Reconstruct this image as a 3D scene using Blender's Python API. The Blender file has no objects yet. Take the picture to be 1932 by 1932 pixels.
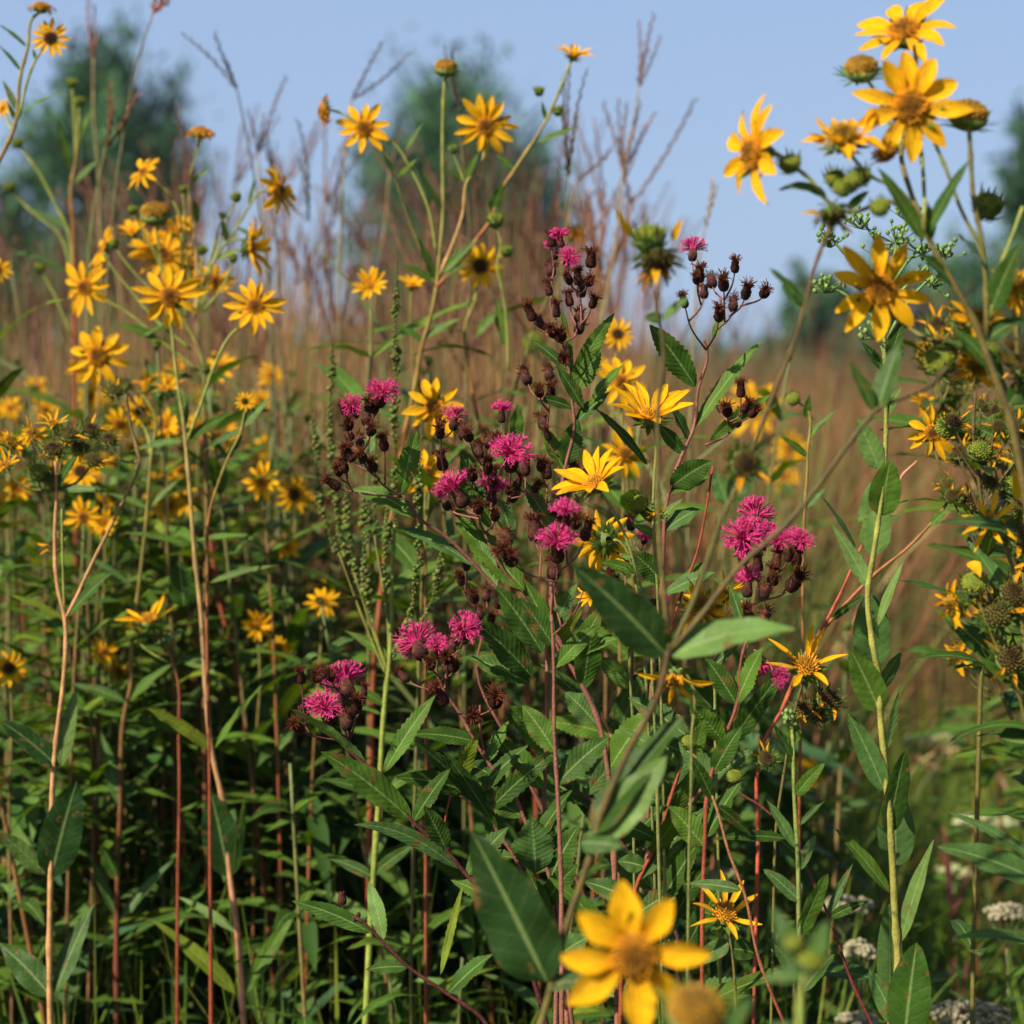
import bpy, math, random
import numpy as np
from mathutils import Vector, Quaternion, Matrix
R = random.Random(11)
NR = np.random.default_rng(5)
sc = bpy.context.scene
COL = sc.collection
H, V0, F = 1.25, 730.0, 3864.0          # eye height (m), horizon row, pixels per metre at one metre
UP = Vector((0, 0, 1)); CAM = Vector((0, -1, 0))

def P(u, v, d):
    return Vector(((u - 966) * d / F, d, H - (v - V0) * d / F))

# ------------------------------------------------------------------ materials
def nodes(name):
    m = bpy.data.materials.new(name); m.use_nodes = True
    nt = m.node_tree; nt.nodes.clear()
    return m, nt, nt.nodes.new, nt.links.new

def plant_mat(name, *a, groove=0, **k):
    m = plant_mat_(name, *a, **k)
    if groove:                     # fine lengthwise grooves and a few brown nicks
        nt = m.node_tree; N, L = nt.nodes.new, nt.links.new; pr = next(n for n in nt.nodes if n.type == 'BSDF_PRINCIPLED')
        uv = N('ShaderNodeAttribute'); uv.attribute_name = 'luv'; sx = N('ShaderNodeSeparateXYZ'); L(uv.outputs['Vector'], sx.inputs[0])
        no = N('ShaderNodeTexNoise'); no.inputs['Scale'].default_value = 1; no.inputs['Detail'].default_value = 2; mp = N('ShaderNodeMapping'); mp.inputs['Scale'].default_value = (2.2, groove, 1)
        ob = N('ShaderNodeTexCoord'); va = N('ShaderNodeVectorMath'); L(uv.outputs['Vector'], va.inputs[0]); L(ob.outputs['Object'], va.inputs[1]); L(va.outputs[0], mp.inputs['Vector']); L(mp.outputs[0], no.inputs['Vector'])
        mr = N('ShaderNodeMapRange'); mr.inputs['From Min'].default_value = .3; mr.inputs['From Max'].default_value = .7; mr.inputs['To Min'].default_value = .76; mr.inputs['To Max'].default_value = 1.22; L(no.outputs['Fac'], mr.inputs['Value'])
        src = pr.inputs['Base Color'].links[0].from_socket; mx = N('ShaderNodeMix'); mx.data_type = 'RGBA'; mx.blend_type = 'MULTIPLY'; mx.inputs['Factor'].default_value = 1; L(src, mx.inputs['A']); L(mr.outputs[0], mx.inputs['B'])
        n2 = N('ShaderNodeTexNoise'); n2.inputs['Scale'].default_value = 7; L(ob.outputs['Object'], n2.inputs['Vector']); r2 = N('ShaderNodeMapRange'); r2.inputs['From Min'].default_value = .70; r2.inputs['From Max'].default_value = .76; r2.inputs['To Max'].default_value = .7; L(n2.outputs['Fac'], r2.inputs['Value'])
        m2 = N('ShaderNodeMix'); m2.data_type = 'RGBA'; m2.inputs['B'].default_value = (.30, .10, .012, 1); L(r2.outputs[0], m2.inputs['Factor']); L(mx.outputs['Result'], m2.inputs['A'])
        for l in list(src.links):
            if l.to_node != mx: L(m2.outputs['Result'], l.to_socket)
        b = N('ShaderNodeBump'); b.inputs['Strength'].default_value = .5; b.inputs['Distance'].default_value = .02; L(no.outputs['Fac'], b.inputs['Height']); L(b.outputs[0], pr.inputs['Normal'])
    return m
def plant_mat_(name, rough=0.5, trans=0.3, bump=0.0, bscale=300, var=0.35, vscale=60, vein=0, spec=0.4, tint=(1, 1, 1), sheen=0.0, vs=(.12, .06)):
    """base colour = colour of the geometry x noise; veins from the leaf's own along/across coordinate; thin-tissue translucency"""
    m, nt, N, L = nodes(name)
    out = N('ShaderNodeOutputMaterial'); pr = N('ShaderNodeBsdfPrincipled')
    at = N('ShaderNodeAttribute'); at.attribute_name = 'Col'
    tc = N('ShaderNodeTexCoord')
    no = N('ShaderNodeTexNoise'); no.inputs['Scale'].default_value = vscale; no.inputs['Detail'].default_value = 4
    L(tc.outputs['Object'], no.inputs['Vector'])
    mr = N('ShaderNodeMapRange'); mr.inputs['From Min'].default_value = .3; mr.inputs['From Max'].default_value = .7
    mr.inputs['To Min'].default_value = 1 - var; mr.inputs['To Max'].default_value = 1 + var
    L(no.outputs['Fac'], mr.inputs['Value'])
    mx = N('ShaderNodeMix'); mx.data_type = 'RGBA'; mx.blend_type = 'MULTIPLY'; mx.inputs['Factor'].default_value = 1
    L(at.outputs['Color'], mx.inputs['A']); L(mr.outputs['Result'], mx.inputs['B'])
    col = mx.outputs['Result']
    height = None
    if vein:
        uv = N('ShaderNodeAttribute'); uv.attribute_name = 'luv'
        sx = N('ShaderNodeSeparateXYZ'); L(uv.outputs['Vector'], sx.inputs[0])
        ab = N('ShaderNodeMath'); ab.operation = 'ABSOLUTE'; L(sx.outputs['Y'], ab.inputs[0])
        rib = N('ShaderNodeMapRange'); rib.inputs['From Min'].default_value = .03; rib.inputs['From Max'].default_value = .10
        rib.inputs['To Min'].default_value = 1; rib.inputs['To Max'].default_value = 0
        L(ab.outputs[0], rib.inputs['Value'])
        # side veins run forward from the midrib
        k = N('ShaderNodeMath'); k.operation = 'MULTIPLY_ADD'; k.inputs[1].default_value = -.16; L(ab.outputs[0], k.inputs[0]); L(sx.outputs['X'], k.inputs[2])
        s = N('ShaderNodeMath'); s.operation = 'MULTIPLY'; s.inputs[1].default_value = vein * 6.2832; L(k.outputs[0], s.inputs[0])
        sn = N('ShaderNodeMath'); sn.operation = 'SINE'; L(s.outputs[0], sn.inputs[0])
        vr = N('ShaderNodeMapRange'); vr.inputs['From Min'].default_value = .80; vr.inputs['From Max'].default_value = 1
        vr.inputs['To Min'].default_value = 0; vr.inputs['To Max'].default_value = vs[0]
        L(sn.outputs[0], vr.inputs['Value'])
        mxx = N('ShaderNodeMath'); mxx.operation = 'MAXIMUM'; L(rib.outputs[0], mxx.inputs[0]); L(vr.outputs[0], mxx.inputs[1])
        m2 = N('ShaderNodeMix'); m2.data_type = 'RGBA'; m2.inputs['B'].default_value = (.20, .27, .09, 1)
        f = N('ShaderNodeMath'); f.operation = 'MULTIPLY'; f.inputs[1].default_value = .55; L(mxx.outputs[0], f.inputs[0])
        L(f.outputs[0], m2.inputs['Factor']); L(col, m2.inputs['A']); col = m2.outputs['Result']
        # brown spots and scorched margins
        sn2 = N('ShaderNodeTexNoise'); sn2.inputs['Scale'].default_value = 95; sn2.inputs['Detail'].default_value = 3; L(tc.outputs['Object'], sn2.inputs['Vector'])
        e2 = N('ShaderNodeMath'); e2.operation = 'POWER'; e2.inputs[1].default_value = 6; L(ab.outputs[0], e2.inputs[0])
        e3 = N('ShaderNodeMath'); e3.operation = 'MULTIPLY_ADD'; e3.inputs[1].default_value = .14; L(e2.outputs[0], e3.inputs[0]); L(sn2.outputs['Fac'], e3.inputs[2])
        sp = N('ShaderNodeMapRange'); sp.inputs['From Min'].default_value = .645; sp.inputs['From Max'].default_value = .70; sp.inputs['To Max'].default_value = .8; L(e3.outputs[0], sp.inputs['Value'])
        m3 = N('ShaderNodeMix'); m3.data_type = 'RGBA'; m3.inputs['B'].default_value = (.11, .065, .018, 1); L(sp.outputs[0], m3.inputs['Factor']); L(col, m3.inputs['A']); col = m3.outputs['Result']
        height = sn.outputs[0]
    L(col, pr.inputs['Base Color'])
    pr.inputs['Roughness'].default_value = rough
    pr.inputs['Specular IOR Level'].default_value = spec
    if sheen: pr.inputs['Sheen Weight'].default_value = sheen
    if bump:
        bn = N('ShaderNodeTexNoise'); bn.inputs['Scale'].default_value = bscale; bn.inputs['Detail'].default_value = 3
        L(tc.outputs['Object'], bn.inputs['Vector'])
        hh = bn.outputs['Fac']
        if height is not None:
            ad = N('ShaderNodeMath'); ad.operation = 'MULTIPLY_ADD'; ad.inputs[1].default_value = -vs[1]
            L(height, ad.inputs[0]); L(hh, ad.inputs[2]); hh = ad.outputs[0]
        b = N('ShaderNodeBump'); b.inputs['Strength'].default_value = bump; b.inputs['Distance'].default_value = .002
        L(hh, b.inputs['Height']); L(b.outputs[0], pr.inputs['Normal'])
    if trans:
        tr = N('ShaderNodeBsdfTranslucent')
        tm = N('ShaderNodeMix'); tm.data_type = 'RGBA'; tm.blend_type = 'MULTIPLY'; tm.inputs['Factor'].default_value = 1
        tm.inputs['B'].default_value = (*tint, 1); L(col, tm.inputs['A']); L(tm.outputs['Result'], tr.inputs['Color'])
        ms = N('ShaderNodeMixShader'); ms.inputs[0].default_value = trans
        L(pr.outputs[0], ms.inputs[1]); L(tr.outputs[0], ms.inputs[2]); L(ms.outputs[0], out.inputs[0])
    else:
        L(pr.outputs[0], out.inputs[0])
    return m

M_LEAF = plant_mat('leaf_tissue', .52, .28, .35, 250, .28, 45, vein=8, spec=.16, tint=(1.5, 1.35, .3), vs=(.11, .07))
M_IRON = plant_mat('toothed_leaf_tissue', .58, .25, .45, 160, .28, 45, vein=13, spec=.14, tint=(1.5, 1.35, .3), vs=(.11, .09))
M_STEM = plant_mat('stem_skin', .6, 0, .4, 500, .3, 90, spec=.25)
M_PETAL = plant_mat('petal_tissue', .6, .38, 0, 200, .10, 4, spec=.15, tint=(1.05, .95, .4), groove=9)
M_DISC = plant_mat('disc_florets', .8, 0, .3, 300, .25, 5, spec=.15)
M_PINK = plant_mat('floret_tissue', .6, .3, 0, 1, .2, 6, spec=.15)
M_BROWN = plant_mat('dry_bracts', .75, 0, .4, 60, .3, 12, spec=.2)
M_GRASS = plant_mat('grass_tissue', .65, .2, 0, 1, .2, 8, spec=.2)
M_TREE = plant_mat('tree_foliage', .6, .25, 0, 1, .3, 2, spec=.2)
M_BARK = plant_mat('bark', .9, 0, .6, 20, .3, 5, spec=.1)
M_YARROW = plant_mat('yarrow_heads', .85, .1, .3, 400, .25, 150, spec=.1)

# ------------------------------------------------------------------ mesh collecting
class MB:
    def __init__(s): s.v = []; s.f = []; s.uv = []; s.c = []
    def add(s, co, c, uv=(0, 0)):
        s.v.append(co); s.c.append(c); s.uv.append(uv); return len(s.v) - 1
    def mesh(s, name, mat, off=None):
        me = bpy.data.meshes.new(name)
        vs = [tuple(Vector(p) - off) for p in s.v] if off is not None else [tuple(p) for p in s.v]
        me.from_pydata(vs, [], s.f)
        n = len(vs)
        a = me.attributes.new('Col', 'FLOAT_COLOR', 'POINT')
        a.data.foreach_set('color', np.hstack([np.array(s.c, dtype=np.float32).reshape(n, 3), np.ones((n, 1), np.float32)]).ravel())
        b = me.attributes.new('luv', 'FLOAT_VECTOR', 'POINT')
        b.data.foreach_set('vector', np.hstack([np.array(s.uv, dtype=np.float32).reshape(n, 2), np.zeros((n, 1), np.float32)]).ravel())
        me.materials.append(mat)
        me.polygons.foreach_set('use_smooth', [True] * len(me.polygons))
        me.update()
        return me

def obj(name, me, parent=None, loc=None):
    o = bpy.data.objects.new(name, me); COL.objects.link(o)
    if parent is not None: o.parent = parent
    if loc is not None: o.location = loc
    return o

def np_mesh(name, v, q, c, mat):
    me = bpy.data.meshes.new(name)
    n, m = len(v), len(q)
    me.vertices.add(n); me.vertices.foreach_set('co', v.astype(np.float32).ravel())
    me.loops.add(m * 4); me.loops.foreach_set('vertex_index', q.astype(np.int32).ravel())
    me.polygons.add(m); me.polygons.foreach_set('loop_start', np.arange(0, m * 4, 4, dtype=np.int32))
    a = me.attributes.new('Col', 'FLOAT_COLOR', 'POINT')
    a.data.foreach_set('color', np.hstack([c, np.ones((n, 1))]).astype(np.float32).ravel())
    me.materials.append(mat); me.update(calc_edges=True); me.validate()
    me.polygons.foreach_set('use_smooth', np.ones(len(me.polygons), bool))
    return me

def thing(name, label, cat, loc, group=None):
    o = obj(name, None, None, loc); o.empty_display_size = .02
    o['label'] = label; o['category'] = cat; o['kind'] = 'thing'
    if group: o['group'] = group
    return o

def tag(o, label, cat, group=None):
    o['label'] = label; o['category'] = cat
    if group: o['group'] = group
    return o

def lerp(a, b, t): return a + (b - a) * t
def mixc(a, b, t): return tuple(a[i] + (b[i] - a[i]) * t for i in range(3))
def jit(c, s=.15):
    k = 1 + R.uniform(-s, s); return (c[0] * k * (1 + R.uniform(-s, s) * .4), c[1] * k, c[2] * k * (1 + R.uniform(-s, s) * .4))

def smooth(pts, k=4): return [Vector(x) for x in smooth_(pts, k)]
def smooth_(pts, k=4):
    """Catmull-Rom through tuples/vectors of any length"""
    pts = [np.array(p, dtype=float) for p in pts]
    if len(pts) < 3: return [pts[0] + (pts[-1] - pts[0]) * i / k for i in range(k + 1)]
    n = len(pts); ln = [max(1e-9, float(np.linalg.norm(pts[j + 1] - pts[j]))) for j in range(n - 1)]
    ch = [(pts[j + 1] - pts[j]) / ln[j] for j in range(n - 1)]
    tg = [ch[0]] + [(ch[j - 1] * ln[j] + ch[j] * ln[j - 1]) / (ln[j - 1] + ln[j]) for j in range(1, n - 1)] + [ch[-1]]
    out = []
    for j in range(n - 1):
        for q in range(k):
            t = q / k; t2, t3 = t * t, t ** 3
            out.append((2 * t3 - 3 * t2 + 1) * pts[j] + (t3 - 2 * t2 + t) * ln[j] * tg[j] + (3 * t2 - 2 * t3) * pts[j + 1] + (t3 - t2) * ln[j] * tg[j + 1])
    out.append(pts[-1]); return out

def tube(mb, pts, radii, cols, seg=6, cap=True):
    n = len(pts); pts = [Vector(p) for p in pts]
    t0 = (pts[1] - pts[0]).normalized()
    nx = t0.orthogonal().normalized(); prev = t0; first = len(mb.v)
    for i in range(n):
        t = (pts[min(i + 1, n - 1)] - pts[max(i - 1, 0)])
        if t.length < 1e-9: t = prev.copy()
        t.normalize()
        nx = (prev.rotation_difference(t) @ nx); nx = (nx - t * nx.dot(t)).normalized(); prev = t
        ny = t.cross(nx); r = radii[i] if hasattr(radii, '__len__') else radii
        c = cols[i] if isinstance(cols, list) else cols
        for j in range(seg):
            a = 2 * math.pi * j / seg
            mb.add(pts[i] + (nx * math.cos(a) + ny * math.sin(a)) * r, c, (i / n, j / seg))
    for i in range(n - 1):
        for j in range(seg):
            a = first + i * seg + j; b = first + i * seg + (j + 1) % seg
            mb.f.append((a, b, b + seg, a + seg))
    if cap:
        mb.f.append(tuple(first + j for j in reversed(range(seg)))); mb.f.append(tuple(first + (n - 1) * seg + j for j in range(seg)))

def wprof(kind, t):
    if kind == 'lance': return max(0, (math.sin(math.pi * t ** .72)) ** .9 * (1 - .25 * t)) if t < 1 else 0
    if kind == 'ovate': return max(0, math.sin(math.pi * min(1, t ** .66)) ** .62) if 0 < t < 1 else (.22 if t <= 0 else 0)
    if kind == 'broad': return max(0, math.sin(math.pi * t ** .62) ** .75) if 0 < t < 1 else (.12 if t <= 0 else 0)
    return max(0, math.sin(math.pi * t ** .8) ** .85) if t < 1 else 0     # iron

def leaf(mb, base, tip, w, col, kind='lance', nrm=None, sag=.12, fold=.25, wave=.05, n=14, m=3, curl=0.0):
    """one leaf blade from base to tip; w = full width; nrm = rough direction the upper face looks to"""
    base = Vector(base); tip = Vector(tip); ax = tip - base; Ln = ax.length
    nrm = Vector(nrm) if nrm is not None else Vector((R.uniform(-.4, .4), R.uniform(-.9, -.2), .7))
    mid = (base + tip) / 2 + UP * sag * Ln
    ph, ph2 = R.uniform(0, 6), R.uniform(0, 6); col = jit(col, .12)
    if kind == 'iron': n = max(n, 26)
    first = len(mb.v); K = 2 * m + 1; roll = R.uniform(-.25, .25)
    for i in range(n + 1):
        t = i / n
        p = base * (1 - t) ** 2 + mid * 2 * t * (1 - t) + tip * t * t
        tg = ((mid - base) * (1 - t) + (tip - mid) * t).normalized()
        nn = nrm - tg * nrm.dot(tg)
        nn = nn.normalized() if nn.length > 1e-4 else tg.orthogonal().normalized()
        nn = Quaternion(tg, roll + curl * (t - .3)) @ nn
        sd = tg.cross(nn)
        hw = .5 * w * wprof(kind, t)
        for j in range(-m, m + 1):
            s = j / m; e = abs(s)
            hw2 = hw
            if kind == 'iron' and e == 1: hw2 *= 1 + (.06 if i % 2 else -.05) + .05 * math.sin(i * 2.9 + ph)
            z = fold * e * hw + math.sin(t * 17 + ph + (3 if s > 0 else 0)) * wave * w * e * e * (1 if t < .95 else 0)
            z -= .35 * e ** 3 * hw * fold
            mb.add(p + sd * (s * hw2) + nn * z, col, (t, s))
    for i in range(n):
        for j in range(K - 1):
            a = first + i * K + j
            mb.f.append((a, a + 1, a + K + 1, a + K))

# ------------------------------------------------------------------ flower heads (built once per variant, unit ray length)
YEL, YEL2 = (.86, .445, .007), (.80, .34, .006)
GR = {'k': (.013, .038, .007), 'd': (.026, .064, .007), 'm': (.052, .108, .010), 'l': (.095, .165, .040), 'y': (.115, .16, .010), 'b': (.048, .102, .024)}

def petal(mb, ang, r0, Ln, w, el, curl, col, twist=0.0, side=0.0, n=8, thin=False, wild=0):
    ca, sa = math.cos(ang), math.sin(ang)
    rd = Vector((ca, sa, 0)); sd0 = Vector((-sa, ca, 0))
    p = rd * r0 + UP * .02; e = el; yaw = 0
    first = len(mb.v); K = 5; notch = R.choice((.0, .05, .08)); ph = R.uniform(0, 6)
    for i in range(n + 1):
        t = i / n
        hd = (rd * math.cos(yaw) + sd0 * math.sin(yaw))
        d = hd * math.cos(e) + UP * math.sin(e)
        sd = UP.cross(hd).normalized()
        sd = Quaternion(d, twist * t + wild * math.sin(t * 4 + ph)) @ sd
        nn = d.cross(sd) * -1 if d.cross(sd).z < 0 else d.cross(sd)
        ww = w * .5 * (min(1, .42 + 1.35 * t) if t < .45 else 1) * (max(0, 1 - max(0, (t - .44) / .57) ** 1.9)) ** .85
        if i == n: ww = w * .07
        for j in range(K):
            s = (j - 2) / 2
            tip = (-notch * Ln * (1 if j in (1, 3) else 0)) if i == n else 0
            z = (.20 * s * s - .09 * (1 if j == 2 else 0)) * ww * 2
            c = mixc(YEL2, col, min(1, t * 2.5)) if not thin else col
            mb.add(p + d * tip + sd * (s * ww) + nn * z, c, (t, s))
        p = p + d * (Ln / n); e += curl / n; yaw += side / n
    for i in range(n):
        for j in range(K - 1):
            a = first + i * K + j; mb.f.append((a, a + 1, a + K + 1, a + K))

def dome(mb, Rr, h, c, z0=0, seg=14, rings=5, under=0):
    first = len(mb.v)
    for i in range(rings + 1):
        a = math.pi / 2 * i / rings
        for j in range(seg):
            b = 2 * math.pi * j / seg
            mb.add(Vector((Rr * math.cos(a) * math.cos(b), Rr * math.cos(a) * math.sin(b), z0 + h * math.sin(a))), c)
    for i in range(rings):
        for j in range(seg):
            a = first + i * seg + j; b = first + i * seg + (j + 1) % seg
            mb.f.append((a, b, b + seg, a + seg))
def disc(mb, Rr, h, cin, cout, n=90, fh=.05):
    dome(mb, Rr * .97, h, mixc(cin, cout, .3))
    for k in range(n):
        q = math.sqrt((k + .5) / n); a = k * 2.39996
        r = Rr * q; z = h * math.sqrt(max(0, 1 - q * q * .97))
        o = Vector((math.cos(a) * r, math.sin(a) * r, z)); nn = Vector((math.cos(a) * q * .8, math.sin(a) * q * .8, 1)).normalized()
        c = jit(mixc(cin, cout, min(1, max(0, (q - .35) * 2.2))), .3)
        s = Rr * .075; f = fh * R.uniform(.5, 1.25)
        t = nn.orthogonal().normalized(); b = nn.cross(t); first = len(mb.v)
        for lv, rr in ((0, s), (f * .8, s * 1.05)):
            for j in range(4):
                x = j * math.pi / 2 + a; mb.add(o + nn * lv + (t * math.cos(x) + b * math.sin(x)) * rr, c)
        tp = mb.add(o + nn * f, c)
        for j in range(4):
            k2 = (j + 1) % 4
            mb.f.append((first + j, first + k2, first + 4 + k2, first + 4 + j)); mb.f.append((first + 4 + j, first + 4 + k2, tp))
def calyx(mb, Rr, n=14, ln=.3, el=.3, depth=.22, col=GR['m'], rows=2, curl=.6):
    """receptacle cup with pointed bracts"""
    first = len(mb.v); seg = 12
    prof = ((.10, -depth - .06), (Rr * .55, -depth), (Rr * .95, -depth * .45), (Rr * 1.02, .01), (Rr * .7, .02))
    for r, z in prof:
        for j in range(seg):
            a = 2 * math.pi * j / seg; mb.add(Vector((r * math.cos(a), r * math.sin(a), z)), jit(col, .1))
    for i in range(len(prof) - 1):
        for j in range(seg):
            a = first + i * seg + j; b = first + i * seg + (j + 1) % seg; mb.f.append((a, b, b + seg, a + seg))
    for row in range(rows):
        for k in range(n):
            a = 2 * math.pi * (k + .5 * row) / n + R.uniform(-.1, .1)
            rd = Vector((math.cos(a), math.sin(a), 0)); b0 = rd * Rr * (.95 - .25 * row) + UP * (-depth * (.3 + .4 * row))
            l2 = ln * R.uniform(.7, 1.25); e = el + R.uniform(-.25, .25) - .2 * row
            tp = b0 + (rd * math.cos(e) + UP * math.sin(e)) * l2 + UP * curl * l2 * R.uniform(-.3, .3)
            leaf(mb, b0, tp, .11 + .3 * Rr * .4, mixc(col, GR['y'], R.uniform(0, .35)), 'lance', nrm=UP - rd * .6, sag=-.1, fold=.3, wave=0, n=4, m=1)

BRN, OCH, DRK = (.10, .035, .008), (.52, .22, .012), (.028, .012, .006)
def mk_head(kind, seed, angs=None, wf=1.0):
    """returns the three meshes of one head: bracts, rays (or None), disc"""
    R.seed(seed * 7919 + len(kind)); a, b, c = MB(), MB(), MB()
    rays = True
    if kind == 'sun':            # many narrow rays, small brown disc
        n = R.choice((11, 12, 13)); D = .25
        for k in range(n):
            petal(b, 2 * math.pi * k / n + R.uniform(-.13, .13), D * .85, (1 - D * .85) * R.uniform(.72, 1.05), .245 * R.uniform(.75, 1.2), R.uniform(-.2, .4), R.uniform(-1.0, .15), jit(YEL, .06), R.uniform(-.5, .5), R.uniform(-.25, .25))
        disc(c, D, .11, BRN, OCH, 80, .06); calyx(a, D * 1.05, 13, .30, .15, .16)
    elif kind == 'dark':         # same with a dark disc
        n = 13; D = .31
        for k in range(n):
            petal(b, 2 * math.pi * k / n + R.uniform(-.1, .1), D * .85, (1 - D * .85) * R.uniform(.88, 1.04), .26, R.uniform(-.05, .2), R.uniform(-.4, .1), jit(YEL, .06), R.uniform(-.3, .3))
        disc(c, D, .12, DRK, (.10, .05, .01), 90, .05); calyx(a, D * 1.05, 13, .25, .15, .16)
    elif kind == 'rosin':        # few broad rays, ochre disc
        n = 10; D = .26; angs = angs or [2 * math.pi * k / n + R.uniform(-.12, .12) for k in range(n)]
        for g in angs:
            petal(b, g, D * .85, (1 - D * .85) * R.uniform(.82, 1.06), .31 * wf * R.uniform(.8, 1.15), R.uniform(-.15, .4), R.uniform(-.9, .15), jit(YEL, .05), R.uniform(-.35, .35), R.uniform(-.2, .2), n=10)
        disc(c, D, .14, (.20, .085, .010), OCH, 110, .09); calyx(a, D * 1.1, 11, .30, .5, .26)
    elif kind == 'cup':          # rays held up and outward, seen from the side
        n = 12; D = .22
        for k in range(n):
            petal(b, 2 * math.pi * k / n + R.uniform(-.2, .2), D * .85, (1 - D * .85) * R.uniform(.9, 1.08), .27, R.uniform(.45, .85), R.uniform(-.7, -.1), jit(YEL, .06), R.uniform(-.4, .4), R.uniform(-.2, .2))
        disc(c, D, .10, (.35, .16, .012), OCH, 70, .09); calyx(a, D * 1.1, 12, .28, .3, .18)
    elif kind == 'spider':       # thin sparse rays
        for k in range(8):
            petal(b, 2 * math.pi * k / 8 + R.uniform(-.3, .3), .2, R.uniform(.7, .95), .16, R.uniform(.2, .9), R.uniform(-.7, .5), jit(YEL, .06), R.uniform(-.9, .9), R.uniform(-.4, .4))
        disc(c, .24, .10, (.30, .14, .012), OCH, 60, .16); calyx(a, .26, 10, .3, .2, .2)
    elif kind == 'shag':         # going over: twisted rays of many lengths
        for k in range(15):
            petal(b, 2 * math.pi * k / 15 + R.uniform(-.3, .3), .22, R.uniform(.3, .85), R.uniform(.1, .24), R.uniform(-.3, 1.1), R.uniform(-1.5, .6), jit(mixc(YEL, YEL2, R.random() * .6), .1), R.uniform(-1.2, 1.2), R.uniform(-.6, .6), wild=.4)
        disc(c, .27, .16, (.20, .11, .012), (.40, .22, .015), 80, .17); calyx(a, .3, 12, .35, .3, .24, GR['y'])
    elif kind == 'wilt':         # orange shrivelled rays hanging round the disc
        for k in range(13):
            petal(b, 2 * math.pi * k / 13 + R.uniform(-.2, .2), .32, R.uniform(.45, .8), R.uniform(.10, .2), R.uniform(-.1, .5), R.uniform(-3.0, -1.2), jit((.62, .23, .015), .12), R.uniform(-1.6, 1.6), R.uniform(-.8, .8), wild=.9)
        disc(c, .40, .22, (.22, .09, .012), (.42, .18, .014), 90, .09); calyx(a, .42, 13, .4, .1, .26)
    elif kind == 'disc':         # rays fallen
        rays = False
        disc(c, .62, .48, (.16, .085, .012), (.30, .16, .015), 150, .10); calyx(a, .66, 14, .6, .35, .42, GR['m'])
    elif kind == 'seed':         # green-bracted head with dark dry centre
        rays = R.random() < .5
        if rays:
            for k in range(3):
                petal(b, R.uniform(0, 6.28), .4, R.uniform(.7, 1.2), .2, R.uniform(-.3, .8), R.uniform(-1.2, .4), jit(YEL2, .1), R.uniform(-1, 1), R.uniform(-.5, .5), wild=.5)
        disc(c, .57, .30, R.choice((DRK, (.06, .05, .012))), (.09, .075, .014), 60, .18); calyx(a, .6, 11, .75, .85, .42, (.055, .095, .015), 3)
    else:                        # bud
        rays = False
        disc(c, .70, .42, (.10, .15, .02), (.20, .20, .02), 90, .09); calyx(a, .72, 13, .85, 1.25, .60, (.055, .11, .018), 4, curl=.5)
    a = a.mesh('bracts', M_LEAF); c = c.mesh('disc', M_DISC)
    return a, (b.mesh('rays', M_PETAL) if rays else None), c
HEADS = {}
def head_mesh(kind, seed):
    k = (kind, seed)
    if k not in HEADS:
        st = R.getstate(); HEADS[k] = mk_head(kind, seed); R.setstate(st)
    return HEADS[k]
NVAR = {'sun': 5, 'dark': 2, 'rosin': 4, 'cup': 3, 'spider': 3, 'shag': 4, 'wilt': 3, 'disc': 3, 'seed': 5, 'bud': 3}

def orient(n, spin):
    n = Vector(n).normalized()
    return UP.rotation_difference(n) @ Quaternion(UP, spin)

def head(root, u, v, d, r, kind, nrm=(0, -1, .25), spin=None, seed=None, meshes=None, name=None):
    """a flower head as a part of plant `root`: bracts > petals, disc"""
    seed = R.randrange(NVAR[kind]) if seed is None else seed
    a, b, c = meshes or head_mesh(kind, seed)
    nm = name or {'bud': 'flower_bud', 'seed': 'seed_head', 'disc': 'seed_head'}.get(kind, 'flower_head')
    o = obj(nm, a, root); o.rotation_mode = 'QUATERNION'
    o.rotation_quaternion = orient(nrm, R.uniform(0, 6.28) if spin is None else spin)
    o.location = P(u, v, d) - root.location; s = r * d / F; o.scale = (s, s, s)
    if b is not None: obj('petals', b, o)
    obj('disc', c, o)
    return o

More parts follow.
